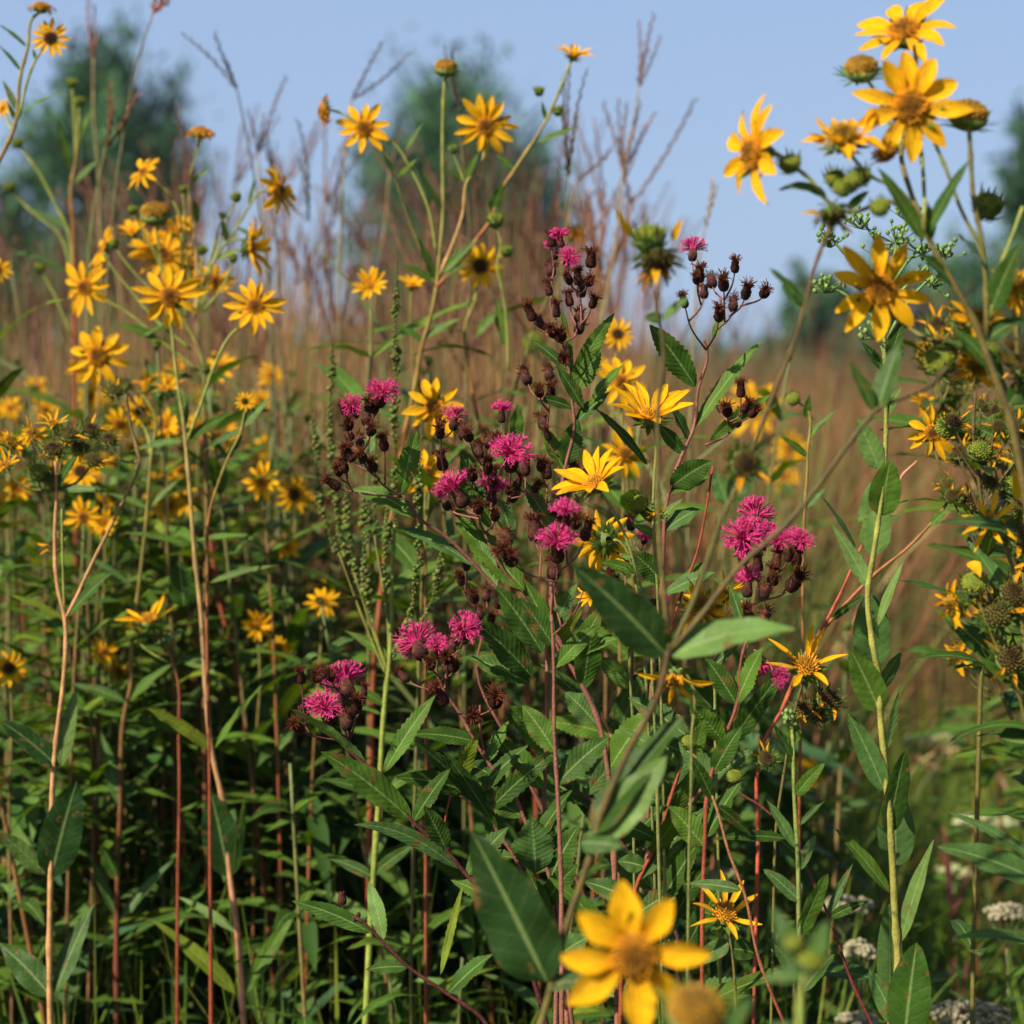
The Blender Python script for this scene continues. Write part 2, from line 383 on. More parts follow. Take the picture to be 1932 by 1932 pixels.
# ironweed head: unit height of bracts about 1
PINK = (.64, .036, .20); RUST = (.10, .026, .012); URN = (.026, .0065, .0055)
def mk_iron(kind, seed):
    R.seed(seed * 131 + len(kind)); a, b = MB(), MB()
    seg = 10; prof = ((.06, 0), (.24, .07), (.29, .24), (.25, .45), (.20, .62), (.22, .80))
    first = 0
    for r, z in prof:
        for j in range(seg):
            x = 2 * math.pi * j / seg; a.add(Vector((r * math.cos(x), r * math.sin(x), z)), jit(URN, .2))
    for i in range(len(prof) - 1):
        for j in range(seg):
            q = i * seg + j; w = i * seg + (j + 1) % seg; a.f.append((q, w, w + seg, q + seg))
    a.f.append(tuple((len(prof) - 1) * seg + j for j in range(seg)))
    for row in range(6):
        for k in range(9):
            x = 2 * math.pi * (k + .5 * (row % 2)) / 9; z = .04 + row * .125
            rr = (.22, .27, .26, .23, .20, .20)[row]
            rd = Vector((math.cos(x), math.sin(x), 0)); b0 = rd * rr * .97 + UP * z
            leaf(a, b0, b0 + UP * .2 + rd * R.uniform(.015, .06), .17, mixc(URN, RUST, R.random()), 'ovate', nrm=rd, sag=0, fold=-.2, wave=0, n=3, m=1)
    if kind == 'pink':
        for k in range(100):
            th = math.acos(1 - R.random() * .82); ph = R.uniform(0, 6.28)
            d = Vector((math.sin(th) * math.cos(ph), math.sin(th) * math.sin(ph), math.cos(th)))
            s0 = Vector((d.x * .14, d.y * .14, .76)); L2 = R.uniform(.55, .88)
            p1 = s0 + (d * .4 + UP * .6) * L2 * .5; p2 = s0 + (d * .78 + UP * .22) * L2
            c = jit(PINK, .22); pts = smooth([s0, p1, p2], 3)
            tube(b, pts, [.012, .012, .014, .016, .020, .025, .025][:len(pts)], c, 3, False)
            for q in range(4):
                e = (d + Vector((R.uniform(-1, 1), R.uniform(-1, 1), R.uniform(-.6, 1)))).normalized()
                tube(b, [p2, p2 + e * .12, p2 + e * .17 + Vector((R.uniform(-.06, .06), R.uniform(-.06, .06), 0))], [.018, .013, .005], jit(mixc(PINK, (.74, .13, .36), R.random() * .7), .15), 3, False)
    elif kind == 'brown':
        for k in range(70):
            th = math.acos(1 - R.random() * .42); ph = R.uniform(0, 6.28)
            d = Vector((math.sin(th) * math.cos(ph), math.sin(th) * math.sin(ph), math.cos(th)))
            s0 = Vector((d.x * .2, d.y * .2, .74)); L2 = R.uniform(.28, .58)
            tube(b, smooth([s0, s0 + (d * .3 + UP * .6) * L2 * .6, s0 + (d * .8 + UP * .2) * L2 + Vector((R.uniform(-.1, .1), R.uniform(-.1, .1), R.uniform(-.12, .05)))], 2), .020, jit(mixc(RUST, (.13, .036, .016), R.random()), .3), 3, False)
    else:
        for k in range(16):
            ph = R.uniform(0, 6.28); s0 = Vector((.13 * math.cos(ph), .13 * math.sin(ph), .76))
            tube(b, [s0, s0 + UP * R.uniform(.05, .16)], .035, jit((.22, .02, .06), .3), 3, True)
    return a.mesh('urn', M_BROWN), b.mesh('tuft', M_PINK)
IRON = {}
def iron_head(root, u, v, d, s, kind, nrm):
    k = (kind, R.randrange({'pink': 5, 'brown': 6, 'ibud': 2}[kind]))
    if k not in IRON:
        st = R.getstate(); IRON[k] = mk_iron(*k); R.setstate(st)
    a, b = IRON[k]
    o = obj({'pink': 'flower_head', 'brown': 'seed_head', 'ibud': 'flower_bud'}[kind], a, root)
    o.rotation_mode = 'QUATERNION'; o.rotation_quaternion = orient(nrm, R.uniform(0, 6.28))
    o.location = P(u, v, d) - root.location; k2 = s * d / F * (.97 if kind == 'pink' else 1.08); o.scale = (k2 * R.uniform(.9, 1.15), k2 * R.uniform(.9, 1.15), k2)
    obj({'pink': 'pink_florets', 'brown': 'dry_bristles', 'ibud': 'bud_tip'}[kind], b, o)

# ------------------------------------------------------------------ plant helpers in picture units at a depth
class Plant:
    def __init__(s, name, label, cat, u, d, group=None):
        s.d = d; s.root = thing(name, label, cat, Vector(((u - 966) * d / F, d, 0)), group)
        s.dd = 0; s.lv = MB(); s.u = u
    def stem(s, pts, r0, r1, c0, c1=None, ground=False, name='stem', seg=7, wob=.6):
        """pts: (u, v[, dd]) from the top down; dd = metres added to the plant's depth; widths in picture pixels"""
        q = [P(p[0] + R.uniform(-wob, wob), p[1], s.d + (p[2] if len(p) > 2 else 0)) for p in pts]
        if ground: q.append(s.root.location + Vector((0, 0, -.01)))
        w = smooth(q, 5); n = len(w); mb = MB(); c1 = c1 or c0
        tube(mb, w, [(lerp(r0, r1, i / (n - 1)) * (1 + .04 * math.sin(i * 1.7) + (.28 if i % 9 == 4 else 0))) * s.d / F for i in range(n)], [jit(mixc(c0, c1, min(1, i / (n - 1) * 1.15)), .13) for i in range(n)], seg)
        o = obj(name, mb.mesh(name, M_STEM, s.root.location), s.root)
        return [Vector(x) for x in w]
    def leaf(s, bu, bv, tu, tv, w, c='m', kind='lance', nrm=None, sag=.08, dz=None, d=0, mat=None, fold=.25, own=True, wave=.05, curl=0):
        b = P(bu, bv, s.d + d); k = s.d / F; ln = math.hypot(tu - bu, tv - bv) * k
        dz = R.uniform(-.35, .35) * ln if dz is None else dz * ln
        t = P(tu, tv, s.d + d + dz)
        if nrm is None: nrm = (R.uniform(-.5, .5), R.uniform(-1, -.5), R.uniform(.3, .7))
        mb = MB() if own else s.lv
        leaf(mb, b, t, w * k, GR[c] if isinstance(c, str) else c, kind, nrm, sag, fold, wave, curl=curl)
        if own: obj('leaf', mb.mesh('leaf', mat or M_LEAF, s.root.location), s.root)
    def head(s, u, v, r, kind, nrm=(0, -1, .3), dd=0, **k): return head(s.root, u, v, s.d + dd, r, kind, nrm, **k)
    def dress(s, w, start=.1, gap=.075, ln=(.09, .14), wd=.018, col='m', own=False, kind='lance', droop=.2, up=.25, stop=0):
        """opposite pairs of leaves down a stem path (world points)"""
        acc = 0; k = 0; a = R.uniform(0, 3)
        for i in range(1, len(w)):
            acc += (w[i] - w[i - 1]).length
            if acc > start + k * gap and w[i].z > stop:
                k += 1; a += 1.57 + R.uniform(-.3, .3)
                for sgn in (0, math.pi):
                    if R.random() < .12: continue
                    x = a + sgn + R.uniform(-.3, .3); L2 = R.uniform(*ln) * .85
                    t = w[i] + Vector((math.cos(x), math.sin(x), up + R.uniform(-.35, .25))) * L2
                    mb = MB() if own else s.lv
                    leaf(mb, w[i], t, wd * .78 * R.uniform(.8, 1.3), mixc(GR[col], GR[R.choice('dmyb')], R.random() * .6), kind, nrm=(R.uniform(-.3, .3), R.uniform(-.4, .2), 1), sag=droop * R.uniform(.3, 1.3), n=10, m=2)
                    if own: obj('leaf', mb.mesh('leaf', M_LEAF, s.root.location), s.root)
    def done(s):
        if s.lv.v: obj('leaves', s.lv.mesh('leaves', M_LEAF, s.root.location), s.root)

TAN, RED, RDB, GRN, DKB, MAR, PKT = (.38, .20, .08), (.20, .040, .016), (.11, .030, .014), (.17, .19, .035), (.075, .05, .018), (.06, .014, .014), (.40, .17, .10)
IST = (.15, .055, .038); OLV = (.10, .088, .018)
# ================================================================== PLANTS (picture units at a depth)
SG = 'sawtooth sunflower plants'
CF = lambda x=0, z=.25: (x, -1, z)

# ---- left edge: tall sunflower leaving the frame at the top left
p = Plant('sunflower_plant', 'sunflower at the top left edge with a dark centred flower under a shrivelled orange one', 'sunflower', -60, 1.9, SG)
w = p.stem([(78, 22), (63, 32), (52, 90), (40, 135), (27, 240), (0, 300), (-45, 390), (-60, 620), (-62, 1100)], 2.6, 5, GRN, RED, True)
p.stem([(95, 80), (82, 92), (67, 113), (52, 150), (40, 200), (27, 240)], 2.2, 3, GRN)
p.head(78, 14, 36, 'wilt', (.1, -.25, 1)); p.head(95, 72, 40, 'dark', (.12, -1, .1), seed=0)
p.head(6, 205, 24, 'sun', (-.6, -.7, .2), dd=.06); p.stem([(8, 207, .06), (18, 238, .04), (27, 242)], 2, 2.5, GRN)
for a in [(50, 88, -4, 45, 10, 'm'), (40, 135, -4, 84, 10, 'm'), (33, 210, 4, 150, 14, 'd'), (36, 216, 122, 171, 15, 'm'), (30, 228, 12, 190, 10, 'd'), (68, 114, 62, 92, 8, 'd')]: p.leaf(*a)
p.done()

# ---- left main sunflower
p = Plant('sunflower_plant', 'left sunflower on a pale pink forked stem with the largest open flower facing the camera', 'sunflower', 455, 1.85, SG)
p.stem([(320, 575), (325, 630), (336, 730), (345, 790), (350, 835), (360, 945), (367, 1044), (378, 1150), (388, 1288), (398, 1411), (423, 1528), (433, 1651), (447, 1755), (460, 1932), (470, 2300)], 2.6, 6.6, GRN, PKT, True)
p.stem([(478, 592), (455, 615), (437, 630), (413, 672), (380, 760), (360, 815), (352, 832)], 2.4, 3.4, GRN)
p.head(320, 560, 74, 'sun', (.05, -1, .12), seed=0); p.head(480, 578, 62, 'sun', (.15, -1, .25), seed=1)
for a in [(347, 806, 337, 726, 26, 'm', 'ovate'), (347, 832, 244, 852, 17, 'm'), (357, 828, 442, 776, 22, 'm'), (362, 1030, 227, 1005, 16, 'm'), (370, 1020, 493, 1012, 17, 'm'),
          (337 + 10, 1143, 337, 1058, 52, 'd', 'ovate'), (395, 1100, 527, 1067, 15, 'm'), (400, 1415, 276, 1335, 30, 'y'), (404, 1414, 500, 1288, 28, 'm'), (431, 1652, 398, 1495, 72, 'k', 'ovate', (-.2, -1, .1)),
          (444, 1648, 462, 1500, 26, 'l'), (446, 1876, 286, 1735, 36, 'y'), (459, 1878, 568, 1705, 34, 'm'), (448, 1760, 330, 1690, 20, 'l')]: p.leaf(*a)
p.done()

# ---- left crowd behind it
p = Plant('sunflower_plant', 'left sunflower on a red stem with a crowd of flowers behind the largest left flower', 'sunflower', 395, 2.02, SG)
w = p.stem([(310, 500), (322, 560), (350, 610), (377, 660), (385, 780), (390, 944), (388, 1180), (386, 1400), (400, 1932)], 2.6, 5.6, GRN, RDB, True)
p.stem([(470, 470), (455, 452), (430, 456), (405, 492), (380, 548), (366, 600)], 2.4, 3, GRN); p.stem([(525, 362), (490, 362), (470, 390), (445, 432), (432, 455)], 2, 2.6, GRN)
p.stem([(378, 262), (357, 350), (366, 430), (372, 520), (366, 600)], 2.2, 3, GRN, TAN); p.stem([(293, 410), (300, 470), (312, 540), (345, 600)], 2.2, 3, GRN)
p.stem([(276, 335), (305, 350), (335, 395), (345, 500), (352, 600)], 2, 3, GRN)
p.stem([(195, 475), (215, 510), (240, 540), (290, 600), (360, 660)], 2, 3, GRN); p.stem([(160, 545), (185, 560), (240, 590), (300, 640), (375, 700)], 2, 3, GRN)
for h in [(310, 485, 56, 'sun', (0, -1, .5), .05), (160, 542, 54, 'sun', (-.35, -1, .05), 0), (525, 358, 52, 'sun', (.85, -.55, .1), 0), (470, 468, 54, 'cup', (.98, -.22, .05), 0),
          (196, 470, 46, 'sun', (-.9, -.25, .35), .04), (272, 325, 40, 'sun', (-.55, -.55, .5), 0), (378, 250, 36, 'wilt', (.05, -.2, 1), 0), (293, 405, 38, 'disc', (0, -.35, 1), 0),
          (338, 437, 34, 'cup', (.2, -.6, .7), .05), (250, 438, 30, 'cup', (-.2, -.5, .7), .04), (405, 530, 40, 'sun', (.3, -.6, .3), .1), (350, 500, 42, 'sun', (.3, -.9, .3), .12), (285, 470, 40, 'cup', (-.3, -.8, .6), .1)]: p.head(h[0], h[1], h[2] * 1.14, *h[3:5], dd=h[5])
for h in [(250, 395, 13), (345, 356, 11), (445, 370, 14), (215, 458, 14), (382, 470, 14), (440, 486, 12), (420, 405, 10)]:
    p.head(*h, 'bud', (R.uniform(-.4, .4), -.3, 1)); p.stem([(h[0], h[1] + 6), (lerp(h[0], 360, .25), h[1] + 55), (lerp(h[0], 365, .8), 590)], 1.8, 2.4, GRN)
p.dress(w, .12, .085, (.07, .12), .018, up=.2)
for a in [(358, 350, 400, 315, 12, 'm'), (447, 430, 490, 455, 10, 'm'), (408, 490, 455, 470, 14, 'y'), (430, 864, 390, 820, 14, 'd'), (300, 640, 215, 610, 20, 'm'), (372, 420, 368, 375, 15, 'm'), (470, 392, 482, 330, 8, 'm'), (430, 460, 418, 410, 14, 'm'), (345, 605, 260, 640, 20, 'm'), (376, 720, 300, 700, 18, 'd'), (380, 700, 440, 720, 18, 'd')]: p.leaf(*a)
p.done()

p = Plant('sunflower_plant', 'left sunflower on a dark red stem, its flower hanging just above the dry seed heads', 'sunflower', 222, 1.95, SG)
w = p.stem([(185, 690), (215, 715), (262, 740), (290, 777), (284, 870), (277, 977), (262, 1110), (247, 1244), (247, 1288), (233, 1355), (227, 1505), (221, 1688), (219, 1932)], 2.4, 5.5, GRN, RDB, True)
p.head(185, 672, 66, 'rosin', (-.05, -1, .12), seed=1)
for h in [(265, 775, 32, 'dark', (.1, -1, .1), .05), (232, 725, 26, 'seed', (.1, -.4, .9), 0), (315, 735, 40, 'spider', (0, -.3, .9), 0), (283, 715, 30, 'shag', (-.2, -.5, .8), 0.02)]: p.head(*h[:5], dd=h[5])
p.stem([(265, 785, .04), (280, 830, .02), (284, 860)], 1.8, 2.4, GRN); p.stem([(315, 742), (300, 800), (286, 850)], 1.8, 2.4, DKB); p.stem([(232, 732), (255, 760), (284, 800)], 1.8, 2.4, DKB)
for a in [(247, 1104, 133, 1037, 16, 'b'), (240, 1325, 330, 1250, 28, 'm'), (238, 1325, 130, 1290, 24, 'd'), (227, 1510, 300, 1440, 20, 'd'), (226, 1520, 190, 1380, 30, 'b'), (221, 1660, 190, 1590, 40, 'd'), (224, 1740, 330, 1620, 26, 'b'), (222, 1735, 160, 1600, 20, 'd'), (280, 960, 345, 900, 14, 'm'), (280, 960, 200, 930, 14, 'm')]: p.leaf(*a)
p.dress(w, .25, .11, (.09, .13), .02, 'd'); p.done()

p = Plant('sunflower_plant', 'far left sunflower on a pale tan stem with dark lower leaves and ragged seed heads', 'sunflower', 93, 1.72, SG)
p.stem([(104, 870), (107, 920), (103, 1010), (109, 1110), (122, 1167), (119, 1288), (107, 1388), (100, 1455), (97, 1541), (95, 1655), (93, 1820), (95, 1932), (94, 2300)], 3.2, 6.6, TAN, TAN, True)
p.stem([(238, 744), (246, 800), (263, 874), (232, 945), (200, 1010), (165, 1080), (143, 1130), (124, 1166)], 2.6, 3.6, DKB, TAN)
p.stem([(116, 960), (118, 1050), (122, 1160)], 2, 2.6, GRN)
for h in [(30, 850, 30, 'seed'), (130, 820, 30, 'seed'), (170, 812, 28, 'seed'), (215, 738, 26, 'seed'), (175, 868, 26, 'seed'), (70, 890, 26, 'bud'), (60, 820, 42, 'shag'), (100, 800, 34, 'spider'), (18, 835, 44, 'shag'), (105, 1030, 28, 'seed'), (100, 850, 32, 'seed'), (150, 845, 30, 'seed'), (205, 830, 26, 'seed'), (10, 880, 40, 'spider')]:
    p.head(*h, (R.uniform(-.5, .5), -.5, .8), dd=R.uniform(-.05, .05))
    if h[1] < 1000: p.stem([(h[0], h[1] + 6), (lerp(h[0], 104, .4), h[1] + 40), (104, 925)] if h[0] < 190 else [(h[0], h[1] + 6), (lerp(h[0], 250, .6), h[1] + 40), (262, 872)], 2, 2.6, DKB, OLV)
for a in [(110, 1448, 0, 1360, 42, 'k', 'ovate'), (116, 1445, 143, 1302, 30, 'l', 'ovate'), (97, 1652, 145, 1474, 78, 'k', 'ovate', (.2, -1, .1)), (84, 1648, -6, 1570, 36, 'l', 'ovate'), (103, 1876, 178, 1704, 46, 'b'),
          (96, 1880, -4, 1778, 60, 'd'), (119, 1167, 5, 1120, 22, 'y'), (126, 1165, 218, 1074, 30, 'd'), (105, 925, 150, 850, 22, 'd', 'ovate'), (103, 925, 60, 860, 26, 'd'), (108, 925, 210, 930, 18, 'b')]: p.leaf(*a)
p.done()

for k, (lab, pts, cc, ex) in enumerate([
    ('thin red sunflower stalk just right of the pale tan stem at the lower left', [(120, 1120), (150, 1321), (173, 1455), (197, 1621), (213, 1738), (222, 1932)], RED, 2.15),
    ('red sunflower stalk slanting away right of the pale pink forked stem', [(380, 820), (393, 977), (413, 1127), (450, 1288), (457, 1330), (480, 1488), (513, 1711), (527, 1821), (540, 1932)], RED, 2.1),
    ('red sunflower stalk leaning left between the dark red and pale pink stems', [(345, 1300), (333, 1388), (300, 1565), (280, 1688), (253, 1861), (245, 1932)], RED, 2.25),
    ('short dark red stalk behind the pale pink stem near the bottom edge', [(392, 1280), (396, 1480), (405, 1680), (415, 1932)], RDB, 2.2)]):
    p = Plant('sunflower_stalk', lab, 'sunflower', pts[-1][0] + 8, ex, SG)
    w = p.stem(pts, 4, 6, cc, cc, True); p.dress(w, .03, .10, (.10, .16), .024, 'b'); p.dress(w, .08, .13, (.09, .14), .022, 'd'); p.done()

# bud with a yellow ring on its own branch, and the spidery flower low at left
p = Plant('sunflower_plant', 'thin green sunflower whose single opening bud has a yellow ring round a dark centre', 'sunflower', 398, 1.8, SG)
p.stem([(462, 775), (455, 810), (430, 864), (413, 910), (397, 960), (392, 1100), (396, 1500)], 2, 3.4, GRN, RED, True)
p.head(462, 757, 21, 'dark', (.1, -1, .2)); p.leaf(457, 807, 510, 750, 24, 'm'); p.leaf(455, 812, 385, 850, 18, 'd'); p.leaf(431, 864, 458, 820, 18, 'b'); p.done()
p = Plant('sunflower_plant', 'low left sunflower with one spidery flower of thin upturned rays', 'sunflower', 330, 1.85, SG)
p.stem([(283, 1185), (300, 1200), (330, 1260), (338, 1400), (335, 1700)], 2.2, 3.6, DKB, RED, True)
p.head(280, 1172, 62, 'spider', (-.15, -.2, 1)); p.head(250, 1195, 18, 'bud', (-.2, -.3, .8)); p.stem([(252, 1200), (275, 1225), (318, 1250)], 1.8, 2.2, GRN)
p.leaf(292, 1215, 350, 1190, 16, 'b'); p.leaf(270, 1220, 330, 1240, 18, 'm'); p.done()
p = Plant('sunflower_plant', 'upper left sunflower of tight green round buds on thick pale stalks before the tree', 'sunflower', 138, 2.3, SG)
w = p.stem([(150, 195), (148, 250), (142, 310), (134, 350), (138, 420), (140, 600)], 2.6, 4.5, GRN, RED, True); p.stem([(135, 160), (140, 210), (143, 300)], 2.4, 2.8, GRN); p.stem([(33, 272), (65, 312), (105, 385), (128, 432), (138, 520)], 2.6, 3.4, GRN)
p.stem([(17, 355), (60, 400), (110, 440), (138, 560)], 2.4, 3, GRN); p.stem([(75, 508), (95, 540), (138, 640)], 2.2, 3, GRN)
for h in [(135, 155, 15), (150, 190, 15), (33, 268, 15), (17, 352, 16), (75, 503, 15)]: p.head(*h, 'bud', (R.uniform(-.3, .3), -.3, 1))
for a in [(128, 430, 55, 395, 16, 'b'), (140, 345, 190, 300, 14, 'm'), (130, 320, 108, 225, 20, 'm'), (140, 280, 180, 195, 14, 'm')]: p.leaf(*a)
p.dress(w, .18, .12, (.08, .13), .02, 'b'); p.done()
p = Plant('sunflower_plant', 'sunflower at the left edge with half a yellow flower showing beside the forked tan stem', 'sunflower', -30, 2.0, SG)
w = p.stem([(0, 515), (-15, 560), (-28, 700), (-30, 1000)], 2.4, 5, GRN, RED, True); p.head(-4, 508, 30, 'sun', (.3, -1, .1)); p.head(-8, 955, 36, 'rosin', (.2, -1, .2)); p.stem([(-10, 960), (-26, 1000)], 2, 2.5, GRN); p.dress(w, .08, .08, (.09, .15), .022); p.done()

# ---- centre sunflower on the pale to red stem
p = Plant('sunflower_plant', 'tall centre sunflower on a bright red forked stem with two flowers against the sky', 'sunflower', 690, 1.95, SG)
p.stem([(840, 142), (836, 200), (835, 300), (836, 400), (828, 490), (824, 535), (812, 600), (797, 650), (785, 720), (771, 784), (764, 810), (748, 920), (727, 1044), (715, 1160), (707, 1244), (700, 1500), (692, 1932)], 2.8, 6, GRN, RED, True)
p.stem([(1078, 112), (1052, 180), (1030, 228), (970, 322), (945, 362), (928, 412), (890, 462), (850, 512), (824, 542)], 2.6, 4.6, GRN, RED)
p.stem([(690, 255), (724, 283), (754, 360), (777, 430), (814, 517), (822, 538)], 2.4, 3, DKB, OLV); p.stem([(700, 255), (741, 270), (774, 317), (807, 390), (823, 480)], 2, 3, GRN)
p.stem([(914, 260), (912, 300), (880, 345), (874, 400), (850, 470), (828, 520)], 2.4, 3, GRN, TAN); p.stem([(612, 205), (640, 212), (664, 225), (690, 262)], 2, 2.4, GRN); p.stem([(855, 290), (868, 320), (875, 345)], 1.8, 2.2, GRN)
p.stem([(935, 420), (945, 460), (938, 500), (950, 560), (960, 700)], 2.2, 2.6, GRN)
p.head(687, 242, 56, 'rosin', (-.12, -1, .15), seed=2); p.head(916, 238, 66, 'sun', (.02, -1, .0), seed=2); p.head(611, 210, 38, 'wilt', (-1, -.3, 0)); p.head(841, 130, 34, 'disc', (.05, -.3, 1)); p.head(1081, 106, 40, 'cup', (.25, -.3, 1), seed=1)
for h in [(1017, 170, 14), (1052, 207, 15), (855, 280, 13), (935, 413, 22), (955, 472, 16)]: p.head(*h, 'bud', (R.uniform(-.3, .3), -.3, 1))
for a in [(824, 535, 752, 497, 18, 'm'), (826, 534, 885, 495, 18, 'd'), (822, 528, 785, 445, 20, 'm'), (876, 342, 825, 310, 14, 'd'), (877, 340, 905, 285, 14, 'm'), (968, 322, 935, 290, 18, 'm'), (928, 400, 950, 345, 26, 'd'), (1014, 270, 1094, 240, 14, 'm'), (750, 335, 790, 298, 10, 'y'), (748, 340, 720, 285, 12, 'd'),
          (764, 285, 800, 230, 10, 'm'), (830, 520, 905, 450, 20, 'm'), (836, 400, 785, 320, 12, 'd'), (1030, 228, 1022, 190, 10, 'm'), (800, 640, 870, 600, 20, 'm'), (798, 645, 740, 610, 22, 'd'), (770, 790, 850, 740, 24, 'm'), (766, 800, 700, 770, 20, 'b')]: p.leaf(*a)
p.done()
p = Plant('sunflower_plant', 'centre sunflower with a many rayed flower low on the right of the bright red stem', 'sunflower', 960, 2.05, SG)
w = p.stem([(905, 515), (895, 570), (880, 610), (885, 700), (915, 850), (950, 1000)], 2.4, 5, GRN, RED, True); p.head(906, 502, 48, 'dark', (.02, -1, .1), seed=1)
p.stem([(1084, 445), (1060, 500), (1010, 620), (960, 780), (940, 950)], 2, 3, OLV); p.head(1085, 438, 27, 'wilt', (.1, -.9, .5))
p.dress(w, .06, .07, (.09, .14), .022, 'm'); p.leaf(935, 590, 895, 640, 20, 'm'); p.leaf(955, 655, 935, 560, 26, 'm'); p.done()

def bgs(u, v, d, r, kind, label, nrm=None, low=.35, dress=True, dark='m'):
    p = Plant('sunflower_plant', label, 'sunflower', u + R.uniform(-40, 40), d, SG)
    b = (p.root.location.x * F / d) + 966
    w = p.stem([(u, v + r * .2), (u + R.uniform(-4, 4), v + r + 20), (lerp(u, b, .4), v + 250), (lerp(u, b, .8), v + 600)], 2.0 * 1.9 / d + .3, 6.5 / d, (.13, .15, .035), R.choice((RED, RDB, (.12, .10, .03), (.16, .07, .03))), True, wob=2)
    p.head(u, v, r, kind, nrm or (R.uniform(-.35, .35), -1, R.uniform(0, .5)))
    if dress: p.dress(w, .05, .06, (.09, .15), .024, dark, stop=low)
    p.done(); return p
for a in [(699, 540, 1.95, 38, 'cup', 'small yellow sunflower just left of the long green seed spike', (-.1, -1, .5)), (776, 540, 2.0, 32, 'cup', 'small sunflower cupped upward right of the long green seed spike', (.1, -.35, 1)),
          (819, 770, 1.78, 64, 'rosin', 'yellow sunflower behind the dark seed spike near the centre', (.1, -1, .3)), (801, 893, 1.78, 56, 'sun', 'yellow sunflower half hidden by the dark seed spike, the lower of two', (0, -1, .1)),
          (1165, 630, 2.0, 36, 'dark', 'small sunflower peeping out right of the brown ironweed heads'), (1171, 721, 1.85, 56, 'rosin', 'yellow sunflower just above the cupped flower with long rays', (.1, -1, .3)), (1178, 856, 1.85, 52, 'rosin', 'yellow sunflower half hidden behind the tilted yellow flower', (.2, -1, .1)),
          (415, 695, 2.35, 38, 'rosin', 'blurred yellow sunflower right of the hanging left flower'), (511, 708, 2.4, 32, 'sun', 'blurred small sunflower alone in the reddish grass left of the green spikes', (.2, -1, .4)), (490, 850, 2.5, 34, 'sun', 'blurred dull sunflower below the yellow ringed bud'),
          (418, 818, 2.4, 42, 'sun', 'blurred sunflower directly behind the red forked stems on the left'), (195, 955, 2.2, 42, 'shag', 'blurred greenish ragged sunflower left of the dark red stem'), (345, 945, 2.2, 40, 'rosin', 'blurred sunflower caught between the two red stems'), (588, 952, 2.8, 26, 'sun', 'blurred pale sunflower left of the hanging green spikes'),
          (362, 1060, 2.3, 34, 'shag', 'ragged blurred sunflower behind the red stems at mid height'), (523, 1137, 2.6, 30, 'dark', 'left of two blurred sunflowers side by side in the mid grass'), (597, 1132, 2.5, 42, 'sun', 'right and larger of two blurred sunflowers side by side in the mid grass'), (478, 1187, 2.7, 24, 'dark', 'small blurred dark eyed sunflower under the pair in the mid grass'),
          (440, 1402, 2.9, 22, 'cup', 'small orange blurred sunflower low beside the pale pink stem', None), (472, 1560, 3.0, 22, 'cup', 'lowest blurred orange sunflower right of the large dark leaf'), (228, 1370, 3.0, 20, 'cup', 'small blurred sunflower low beside the dark red stem'), (70, 1232, 2.9, 18, 'cup', 'tiny blurred sunflower low at the left edge'),
          (188, 1005, 2.5, 32, 'sun', 'blurred sunflower low behind the slanting tan branch'), (255, 850, 2.3, 36, 'shag', 'blurred ragged sunflower behind the dry seed heads'), (1420, 772, 3.0, 64, 'rosin', 'large blurred sunflower behind the toothed leaf at right centre'), (1490, 845, 2.9, 40, 'sun', 'upper of two blurred sunflowers stacked right of the seed head'),
          (1478, 898, 3.0, 38, 'sun', 'lower of two blurred sunflowers stacked right of the seed head'), (1530, 1455, 2.6, 36, 'sun', 'blurred sunflower low behind the small goldenrod stem'), (1005, 645, 2.4, 26, 'bud', 'sunflower bud among the stems left of the brown ironweed heads'), (760, 1115, 2.9, 22, 'sun', 'small orange blurred sunflower behind the green spikes'), (20, 770, 2.4, 30, 'sun', 'blurred sunflower at the left edge above the seed heads'),
          (760, 850, 2.6, 26, 'shag', 'blurred ragged sunflower left of the two behind the dark spike'), (1130, 690, 2.5, 24, 'sun', 'small blurred sunflower showing between ironweed leaves')]:
    bgs(*a)

# ---- the crowd of alike small sunflowers in the middle distance
for i in range(46):
    u = R.triangular(-20, 600, 200) if i < 30 else R.uniform(-10, 640); v = R.triangular(620, 1080, 740) if i < 30 else R.uniform(880, 1330); d = R.uniform(2.0, 2.7) if i < 30 else R.uniform(1.95, 2.2); bgs(u, v, d, R.uniform(60, 84) / d, R.choice(('sun', 'sun', 'rosin', 'shag', 'cup', 'dark', 'seed')), 'small yellow sunflower, one of many alike crowded at left in the middle distance', low=.3)
for i in range(9):
    d = R.uniform(2.5, 3.2); bgs(R.uniform(1820, 1930), R.uniform(960, 1180), d, R.uniform(48, 60) / d, R.choice(('sun', 'shag', 'rosin')), 'small blurred sunflower, one of several alike behind the right edge rosinweed', low=.3) if i % 2 else bgs(R.uniform(560, 1000), R.uniform(780, 1150), d, R.uniform(48, 62) / d, 'sun', 'small blurred sunflower, one of several alike behind the ironweed at centre', low=.3)

